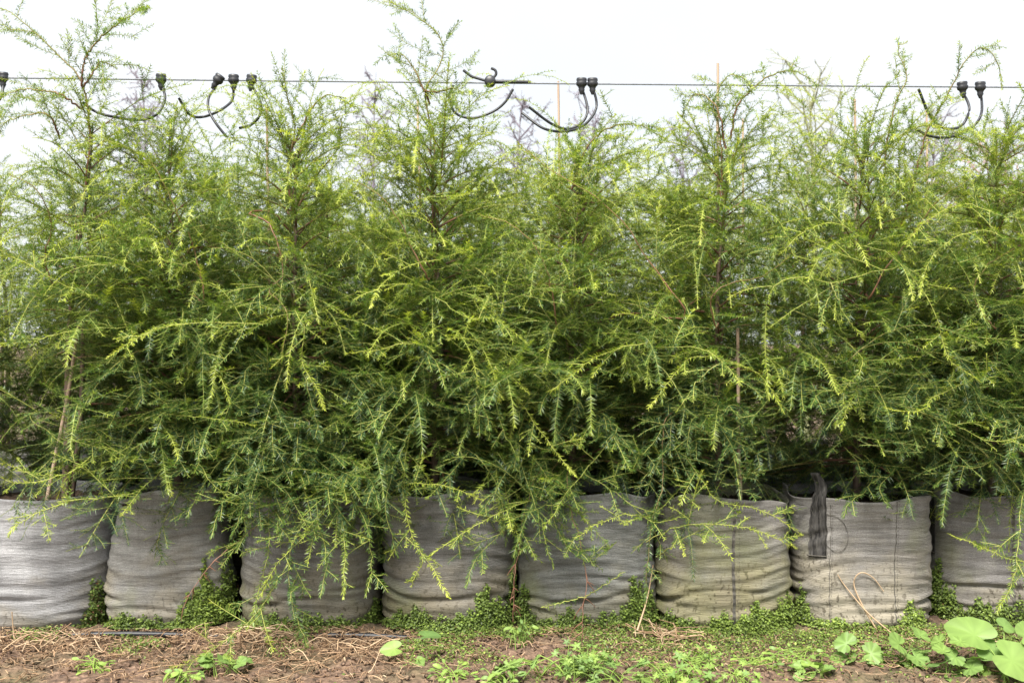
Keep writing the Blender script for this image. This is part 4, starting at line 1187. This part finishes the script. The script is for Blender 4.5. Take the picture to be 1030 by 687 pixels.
# loose thread and dry stems on the strapped bag
b = BAGS[6]
th = np.array([-0.66, -0.48, -0.36, -0.32, -0.38, -0.52, -0.66]); uu = np.array([0.88, 0.86, 0.80, 0.70, 0.62, 0.60, 0.64])
P = spline(b.pt(th, uu, 0.004), 40)
g = Geo(); g.tube(P, 0.0011, 4)
link('loose_thread', g.mesh('loose_thread', [M['thread']]), bag_roots[6])
for pts, lab in (([(-0.02, 0.02, 0.05), (-0.14, 0.20, 0.03), (-0.24, 0.36, 0.02), (-0.16, 0.44, 0.02), (-0.04, 0.40, 0.012), (0.02, 0.30, 0.01)], 'curled tan dry stem looping up the front of the strapped bag'),
                 ([(0.06, 0.0, 0.07), (-0.10, 0.16, 0.04), (-0.36, 0.34, 0.012), (-0.46, 0.42, 0.012)], 'straight tan dry stem leaning on the strapped bag')):
    W3 = [b.pt(t_, u_, o_) + [b.x, b.y, 0.01] for t_, u_, o_ in pts]
    g = Geo(); g.tube(spline(W3, 30), np.linspace(0.0042, 0.002, 30), 5, fresh=0.75, rnd=0.5)
    tag(link('dry_stem', g.mesh('dry_stem', [M['straw']])), lab, 'dry stem')
for pts, lab in (([(641, 634), (651, 602), (657, 568)], 'long dry stalk leaning in the gap beside the algae-stained bag'),
                 ([(20, 690), (14, 640), (12, 615)], 'upright dry stalk standing before the baggy crumpled bag')):
    g = Geo(); g.tube(spline([at(x, y, 3.95 - 0.08 * (i == 0)) for i, (x, y) in enumerate(pts)], 12), np.linspace(0.0045, 0.002, 12), 4, fresh=0.7, rnd=0.5)
    tag(link('dry_stem', g.mesh('dry_stem', [M['straw']])), lab, 'dry stem')

# ------------------------------------------------------------------ straw litter
gd = lambda py: CAM_Z * F / (py - 343.5)
r = np.random.default_rng(55)
g = Geo()


def straw_bit(x, y, L, f, lift=0.02, rad=0.0016, az=None):
    az = r.uniform(0, 6.28) if az is None else az
    d = np.array([math.cos(az), math.sin(az), 0])
    side = np.array([-d[1], d[0], 0]) * r.normal(0, 0.09) * L
    z = float(ground_h(np.float64(x), np.float64(y))) + 0.010
    p = np.array([x, y, z])
    a_, b_ = r.uniform(0, lift), r.uniform(0, lift)
    P = spline([p - d * L / 2 + [0, 0, a_], p + side + [0, 0, r.uniform(0, lift)], p + d * L / 2 + [0, 0, b_]], 6)
    g.tube(P, rad * np.array([1, 1, 1, 0.9, 0.8, 0.5]), 3, fresh=f, rnd=r.random())


for i in range(9000):
    px = r.uniform(-120, 1150)
    w = 1.0 if px < 420 else (0.75 if 600 < px < 720 else 0.38)
    if r.random() > w:
        continue
    y = 4.10 - abs(r.normal(0, 0.32))
    if y < 3.2:
        continue
    x = (px - 515) / F * y
    straw_bit(x, y, min(0.16, r.exponential(0.028)) + 0.010, np.clip(r.normal(0.38, 0.26), 0, 1), 0.020, r.uniform(0.0009, 0.0024))
for cx, cy, n_, sp in ((672, 645, 70, 0.075), (30, 655, 60, 0.10), (75, 648, 50, 0.09), (265, 650, 60, 0.07), (190, 648, 30, 0.08), (360, 655, 40, 0.09), (320, 672, 30, 0.10)):
    d = gd(cy)
    for i in range(int(n_ * 0.55)):
        straw_bit((cx - 515) / F * d + r.normal(0, sp), d + r.normal(0, sp * 0.5), r.uniform(0.05, 0.19), np.clip(r.normal(0.62, 0.25), 0, 1), 0.055, r.uniform(0.0014, 0.0028))
tag(link('straw_litter', g.mesh('straw_litter', [M['straw']])), 'dry straw and dead twigs littering the soil before the bags', 'straw', kind='stuff')

# ------------------------------------------------------------------ creeping ground cover at the foot of the bags
r = np.random.default_rng(77)
CP, CN, CS, CF = [], [], [], []


def cover(P, N, size, f):
    CP.append(P); CN.append(N); CS.append(size); CF.append(f)


COVER = [   # bag, centre angle, half width, height, leaves, freshness
    (0, 1.15, 0.30, 0.22, 900, 0.30), (0, 1.5, 0.35, 0.28, 500, 0.35), (1, 0.75, 0.50, 0.25, 2000, 0.66), (1, -0.3, 0.6, 0.07, 700, 0.5), (1, 1.3, 0.4, 0.30, 900, 0.58),
    (2, 0.0, 0.9, 0.09, 900, 0.5), (2, 1.2, 0.4, 0.12, 400, 0.5),
    (3, 0.55, 0.5, 0.18, 1700, 0.52), (3, -0.3, 0.7, 0.11, 1300, 0.5), (3, 1.2, 0.3, 0.24, 500, 0.45),
    (4, -1.0, 0.35, 0.18, 800, 0.45), (4, 0.65, 0.45, 0.23, 1700, 0.5), (4, -0.1, 0.6, 0.10, 900, 0.5),
    (5, 0.25, 0.6, 0.12, 2000, 0.68), (5, -0.8, 0.6, 0.07, 900, 0.55), (5, 0.8, 0.3, 0.18, 600, 0.62),
    (6, -0.4, 0.8, 0.06, 1000, 0.66), (6, 0.42, 0.3, 0.14, 700, 0.68), (6, -1.25, 0.35, 0.16, 500, 0.5),
    (7, -1.1, 0.45, 0.24, 1500, 0.48), (7, -0.2, 0.8, 0.12, 1500, 0.5), (7, -1.45, 0.3, 0.38, 900, 0.45),
]
for bi, tc, tw, h, n_, f in COVER:
    b = BAGS[bi]
    n_ = int(n_ * 2.6)
    h = h * 1.0
    th = tc + tw * np.clip(r.normal(0, 0.5, n_), -1.4, 1.4)
    hh = h * np.exp(-((th - tc) / tw) ** 2 * 1.2) * (0.75 + 0.4 * np.sin(th * 14 + bi) * np.sin(th * 31 + 1))
    u = np.clip(hh * r.uniform(0, 1, n_) ** 1.1 / b.H, 0, 1)
    thick = 0.030 * (1 - u * b.H / (hh + 1e-3)) + 0.008
    p = b.pt(th, u, 0.0) + [b.x, b.y, 0]
    out = norm(np.stack([np.sin(th), -np.cos(th), np.zeros(n_)], 1))
    p = p + out * (thick * r.uniform(0.1, 1.0, n_))[:, None] + r.normal(0, 0.006, (n_, 3))
    p[:, 2] = np.maximum(p[:, 2], 0.012)
    N = norm(out * 0.7 + [0, 0, 0.9] + r.normal(0, 0.45, (n_, 3)))
    cover(p, N, r.uniform(0.0032, 0.0074, n_), np.clip(r.normal(f + 0.08, 0.19, n_), 0, 1))
n_ = 40000
px = r.uniform(-60, 1110, n_)
y = 4.10 - np.abs(r.normal(0, 0.24, n_))
patch = np.array([mnoise.noise((a * 0.012, b_ * 4.5, 3.0)) for a, b_ in zip(px, y)])
dens = np.where(px > 640, 0.50, np.where(px > 400, 0.20, -0.12))
keep = (patch + dens + 0.25 * (y - 3.9) > r.uniform(0.0, 0.3, n_)) & (y > 3.25)
px, y = px[keep], y[keep]
x = (px - 515) / F * y
p = np.stack([x, y, ground_h(x, y) + r.uniform(0.010, 0.032, len(x))], 1)
cover(p, norm(r.normal(0, 0.4, (len(x), 3)) + [0, -0.15, 1]), r.uniform(0.0028, 0.0068, len(x)), np.clip(r.normal(0.55, 0.2, len(x)), 0, 1))
CPa, CNa, CSa, CFa = np.vstack(CP), np.vstack(CN), np.concatenate(CS), np.concatenate(CF)
k = len(CPa)
A = norm(np.cross(CNa, r.normal(0, 1, (k, 3)))); B = np.cross(CNa, A)
shape = [(-1.0, 0, 0.0), (-0.2, 0.62, 0.12), (0.6, 0.5, 0.1), (1.0, 0, -0.1), (0.6, -0.5, 0.1), (-0.2, -0.62, 0.12)]
V = np.stack([CPa + CSa[:, None] * (A * a_ + B * b_ + CNa * c_) for a_, b_, c_ in shape], 1).reshape(-1, 3)
i = np.arange(k) * 6
q = np.concatenate([np.stack([i, i + 1, i + 2, i + 3], -1), np.stack([i, i + 3, i + 4, i + 5], -1)])
g = Geo(); g.add(V, q, fresh=np.repeat(CFa, 6), rnd=np.repeat(r.random(k), 6))
tag(link('ground_cover', g.mesh('ground_cover', [M['cover']], smooth=False)), 'tiny-leaved creeping weed carpet at the foot of the bags', 'ground cover', kind='stuff')

# soil clods
r = np.random.default_rng(99)
g = Geo()
for i in range(2600):
    px = r.uniform(-100, 1130); y = 4.1 - abs(r.normal(0, 0.35))
    if y < 3.2:
        continue
    x = (px - 515) / F * y
    s_ = abs(r.normal(0.006, 0.004)) + 0.002
    v = norm(np.array([[1, 0, 0], [-1, 0, 0], [0, 1, 0], [0, -1, 0], [0, 0, 1], [0, 0, -1.0]]) + r.normal(0, 0.35, (6, 3))) * s_ * r.uniform(0.7, 1.3, (6, 1))
    t = [[0, 2, 4], [2, 1, 4], [1, 3, 4], [3, 0, 4], [2, 0, 5], [1, 2, 5], [3, 1, 5], [0, 3, 5]]
    g.add(v + [x, y, float(ground_h(np.float64(x), np.float64(y))) + 0.008], t=t)
tag(link('soil_crumbs', g.mesh('soil_crumbs', [M['soil']], smooth=False)), 'brown soil crumbs scattered over the ground before the bags', 'soil', kind='stuff')

# ------------------------------------------------------------------ weeds, each leaf a part
def leaf_mesh(kind, seed):
    r = np.random.default_rng(seed)
    n = 48 if kind != 'oval' else 20
    a = np.linspace(-math.pi, math.pi, n, endpoint=False)      # 0 = tip
    if kind == 'mallow':
        rad = 1 - 0.13 * np.cos(a * 7 / 1.0) ** 2 * 0.9 + 0.05 * np.cos(a * 21) - 0.75 * np.exp(-((np.abs(a) - math.pi) / 0.28) ** 2)
        X, Y = rad * np.cos(a), rad * np.sin(a) * 1.05
    elif kind == 'heart':
        rad = 1 + 0.25 * np.exp(-(a / 0.35) ** 2) - 0.6 * np.exp(-((np.abs(a) - math.pi) / 0.35) ** 2)
        X, Y = rad * np.cos(a), rad * np.sin(a) * 0.85
    elif kind == 'round':
        rad = 1 + 0.10 * np.exp(-(a / 0.3) ** 2) - 0.55 * np.exp(-((np.abs(a) - math.pi) / 0.30) ** 2) + 0.02 * np.sin(a * 9)
        X, Y = rad * np.cos(a), rad * np.sin(a) * 0.92
    elif kind == 'toothed':
        X = np.cos(a) * 1.0
        Y = 0.24 * np.sin(a) * (0.7 + 0.5 * (X + 1) / 2) * (1 + 0.42 * np.sign(np.sin(X * 22)) * (np.abs(np.sin(a)) > 0.2))
    elif kind == 'lobed':
        rad = 0.72 + 0.28 * np.cos(a * 5) + 0.06 * np.cos(a * 15)
        rad -= 0.35 * np.exp(-((np.abs(a) - math.pi) / 0.3) ** 2)
        X, Y = rad * np.cos(a), rad * np.sin(a)
    else:
        X, Y = np.cos(a), 0.55 * np.sin(a)
    X = X + 0.25 if kind in ('mallow', 'heart', 'round') else X + 0.9
    cx = 0.15 if kind in ('mallow', 'heart', 'round') else 0.9
    V, rings = [], (0.35, 0.7, 1.0)
    curl = r.uniform(0.05, 0.28); ph = r.uniform(0, 6)
    for s in rings:
        xs, ys = cx + (X - cx) * s, Y * s
        z = curl * (xs * xs + ys * ys) * 0.30 * (1 if r.random() < 2 else 1) + 0.20 * np.abs(ys) - 0.12 * np.abs(ys) ** 2
        z = z + 0.06 * s * s * np.sin(a * 3 + ph) + (0.05 * s * s * np.cos(a * 7) if kind == 'mallow' else 0) - 0.16 * np.maximum(xs, 0) ** 2
        V.append(np.stack([xs, ys, z], 1))
    V = np.vstack(V + [np.array([[cx, 0, 0.0]])])
    i = np.arange(2)[:, None] * n; j = np.arange(n)[None]; k = (j + 1) % n
    q = np.stack([i + j, i + n + j, i + n + k, i + k], -1).reshape(-1, 4)
    t = np.stack([np.full(n, 3 * n), np.arange(n), (np.arange(n) + 1) % n], -1)
    vein = 0.5 + (0.10 if kind in ('round', 'heart') else 0.22) * np.cos(a * 7) ** 3
    rr = np.concatenate([vein + 0.1, vein, 0.5 * vein + 0.22 + r.uniform(-0.15, 0.15, n), [0.65]])
    return V, q, t, rr


LEAVES = {}


def leaf_data(kind, f):
    key = (kind, round(f * 4), random.randint(0, 2))
    if key not in LEAVES:
        V, q, t, rr = leaf_mesh(kind, hash(key[1:]) % 1000)
        g = Geo(); g.add(V, q, t, fresh=np.clip(f + 0.0 * rr, 0, 1), rnd=rr)
        LEAVES[key] = g.mesh('leaf', [M['weed']])
    return LEAVES[key]


from mathutils import Matrix


def weed(px, py, kind, n, spread, size, f, label, h=(0.02, 0.06), spots=None, tilt=0.45, name='weed', face=-0.25):
    d = gd(py)
    base = np.array([(px - 515) / F * d, d, 0.0])
    root = empty(name, (base[0], base[1], 0), label, 'weed', 'weeds before the bags')
    r = np.random.default_rng(int(px * 7 + py))
    g = Geo()
    items = spots or [(None, None)] * n
    for i, sp in enumerate(items):
        az = r.uniform(0, 6.28)
        if sp[0] is None:
            rad = spread * math.sqrt(r.random())
            tip = np.array([rad * math.cos(az), rad * math.sin(az) * 0.7, r.uniform(*h)])
            sz = size * r.uniform(0.65, 1.25)
        else:
            tip = at(sp[0], sp[1], sp[3] if len(sp) > 3 else d - 0.02) - base
            sz = sp[2]
            az = sp[4] if len(sp) > 4 else az
        root_pt = np.array([r.normal(0, 0.01 + spread * 0.35), r.normal(0, 0.01 + spread * 0.2), -0.01]) * (1 if spots is None else 0.4)
        mid = (root_pt + tip) / 2 + [0, 0, 0.02]
        g.tube(spline([root_pt, mid, tip], 8), np.linspace(0.0022, 0.0012, 8) * (1 if size < 0.05 else 1.6), 4, fresh=min(1, f + 0.2), rnd=0.6)
        o = link('leaf', leaf_data(kind, np.clip(f + r.normal(0, 0.12), 0, 1)), root)
        out = math.atan2(tip[1], tip[0]) if spots is None else az
        N = norm(np.array([r.normal(0, tilt), r.normal(face, tilt), 1.0]))
        xa = norm(np.array([math.cos(out), math.sin(out), 0.1]) - N * (N @ np.array([math.cos(out), math.sin(out), 0.1])))
        ya = np.cross(N, xa)
        m = Matrix(((xa[0] * sz, ya[0] * sz, N[0] * sz, tip[0]), (xa[1] * sz, ya[1] * sz, N[1] * sz, tip[1]), (xa[2] * sz, ya[2] * sz, N[2] * sz, tip[2]), (0, 0, 0, 1)))
        o.matrix_local = m
    link('stem', g.mesh('stem', [M['weed']]), root)
    return root


weed(96, 678, 'oval', 26, 0.075, 0.014, 0.78, 'small bright green seedling clump in straw before the crumpled bag', (0.02, 0.055))
weed(226, 674, 'mallow', 12, 0.085, 0.024, 0.62, 'scalloped-leaf weed clump in straw before the light grey narrow bag', (0.02, 0.06))
weed(186, 690, 'oval', 16, 0.07, 0.016, 0.65, 'low green seedling patch beside the scalloped-leaf clump in straw')
weed(412, 668, 'heart', 3, 0.05, 0.04, 0.58, 'seedling with three heart-shaped leaves before the dark grey bag', spots=[(398, 652, 0.040, 3.68, 3.4), (428, 639, 0.040, 3.68, 0.3), (419, 665, 0.034, 3.66, 5.0)], tilt=0.25, face=-0.6)
weed(524, 650, 'oval', 26, 0.05, 0.013, 0.6, 'upright small-leaved weed in front of the gap by the red-tipped shoot', (0.02, 0.12))
weed(545, 680, 'toothed', 7, 0.10, 0.055, 0.72, 'rosette weed with long toothed leaves beside the lobed weed clump', (0.03, 0.09), tilt=0.35)
weed(585, 680, 'lobed', 60, 0.12, 0.017, 0.62, 'ferny clump of small lobed leaves before the bluish grey bag', (0.02, 0.09))
weed(672, 688, 'lobed', 46, 0.13, 0.019, 0.68, 'bright bushy lobed-leaf clump before the heap of dry straw', (0.02, 0.08))
weed(505, 690, 'oval', 20, 0.08, 0.015, 0.7, 'small green seedling clump at the root of the toothed rosette')
weed(735, 690, 'lobed', 22, 0.09, 0.017, 0.7, 'sparse lobed-leaf weed on the mossy soil before the algae-stained bag')
weed(800, 668, 'oval', 30, 0.12, 0.012, 0.7, 'thin patch of tiny round-leaved seedlings left of the scalloped weeds')
weed(856, 665, 'mallow', 8, 0.07, 0.034, 0.60, 'scalloped grey-green weed directly before the strapped bag', spots=[(853, 648, 0.044), (874, 657, 0.044), (836, 676, 0.034), (846, 664, 0.036), (866, 676, 0.038), (884, 668, 0.034), (858, 662, 0.034), (878, 684, 0.036)])
weed(905, 668, 'mallow', 8, 0.07, 0.034, 0.55, 'scalloped weed with broad leaves between strapped bag and set-back bag', spots=[(905, 648, 0.046), (926, 640, 0.042), (893, 674, 0.040), (920, 660, 0.046), (937, 654, 0.040), (908, 680, 0.040), (946, 645, 0.034), (898, 660, 0.036), (930, 672, 0.036), (913, 668, 0.034)])
weed(952, 676, 'mallow', 8, 0.07, 0.034, 0.52, 'dusky scalloped weed beneath the big round leaves', spots=[(945, 668, 0.042), (962, 660, 0.038), (975, 672, 0.040), (935, 682, 0.040), (958, 682, 0.040), (988, 680, 0.038), (1008, 686, 0.036), (968, 646, 0.036), (950, 655, 0.036), (982, 662, 0.034), (1024, 682, 0.038)])
weed(815, 684, 'mallow', 9, 0.08, 0.030, 0.62, 'low scalloped weed on the mossy soil left of the strapped bag weeds', (0.02, 0.05))
weed(760, 672, 'oval', 30, 0.10, 0.012, 0.75, 'thin pale seedling patch on the mossy soil before the algae-stained bag', (0.015, 0.04))
weed(620, 690, 'toothed', 6, 0.09, 0.045, 0.7, 'toothed rosette between the two bushy lobed-leaf clumps', (0.03, 0.07))
weed(455, 685, 'oval', 22, 0.09, 0.014, 0.7, 'small pale seedling patch right of the heart-leaved seedling', (0.02, 0.05))
weed(700, 672, 'lobed', 26, 0.08, 0.015, 0.66, 'short lobed-leaf weed at the edge of the dry straw heap', (0.02, 0.06))
weed(1012, 684, 'round', 5, 0.10, 0.07, 0.62, 'big bright round-leaved weed rising before the set-back bag', spots=[(984, 640, 0.088, 3.62, 2.4), (1014, 662, 0.088, 3.52, 5.6), (1010, 630, 0.040, 3.62, 0.6), (1000, 652, 0.06, 3.60, 3.9), (1032, 640, 0.06, 3.58, 0.2)], tilt=0.22, face=-0.75)
tris = 0
for me in bpy.data.meshes:
    tris += sum(len(p.vertices) - 2 for p in me.polygons) if len(me.polygons) < 2000 else len(me.loops) - 2 * len(me.polygons)
print('TRIANGLES', tris)
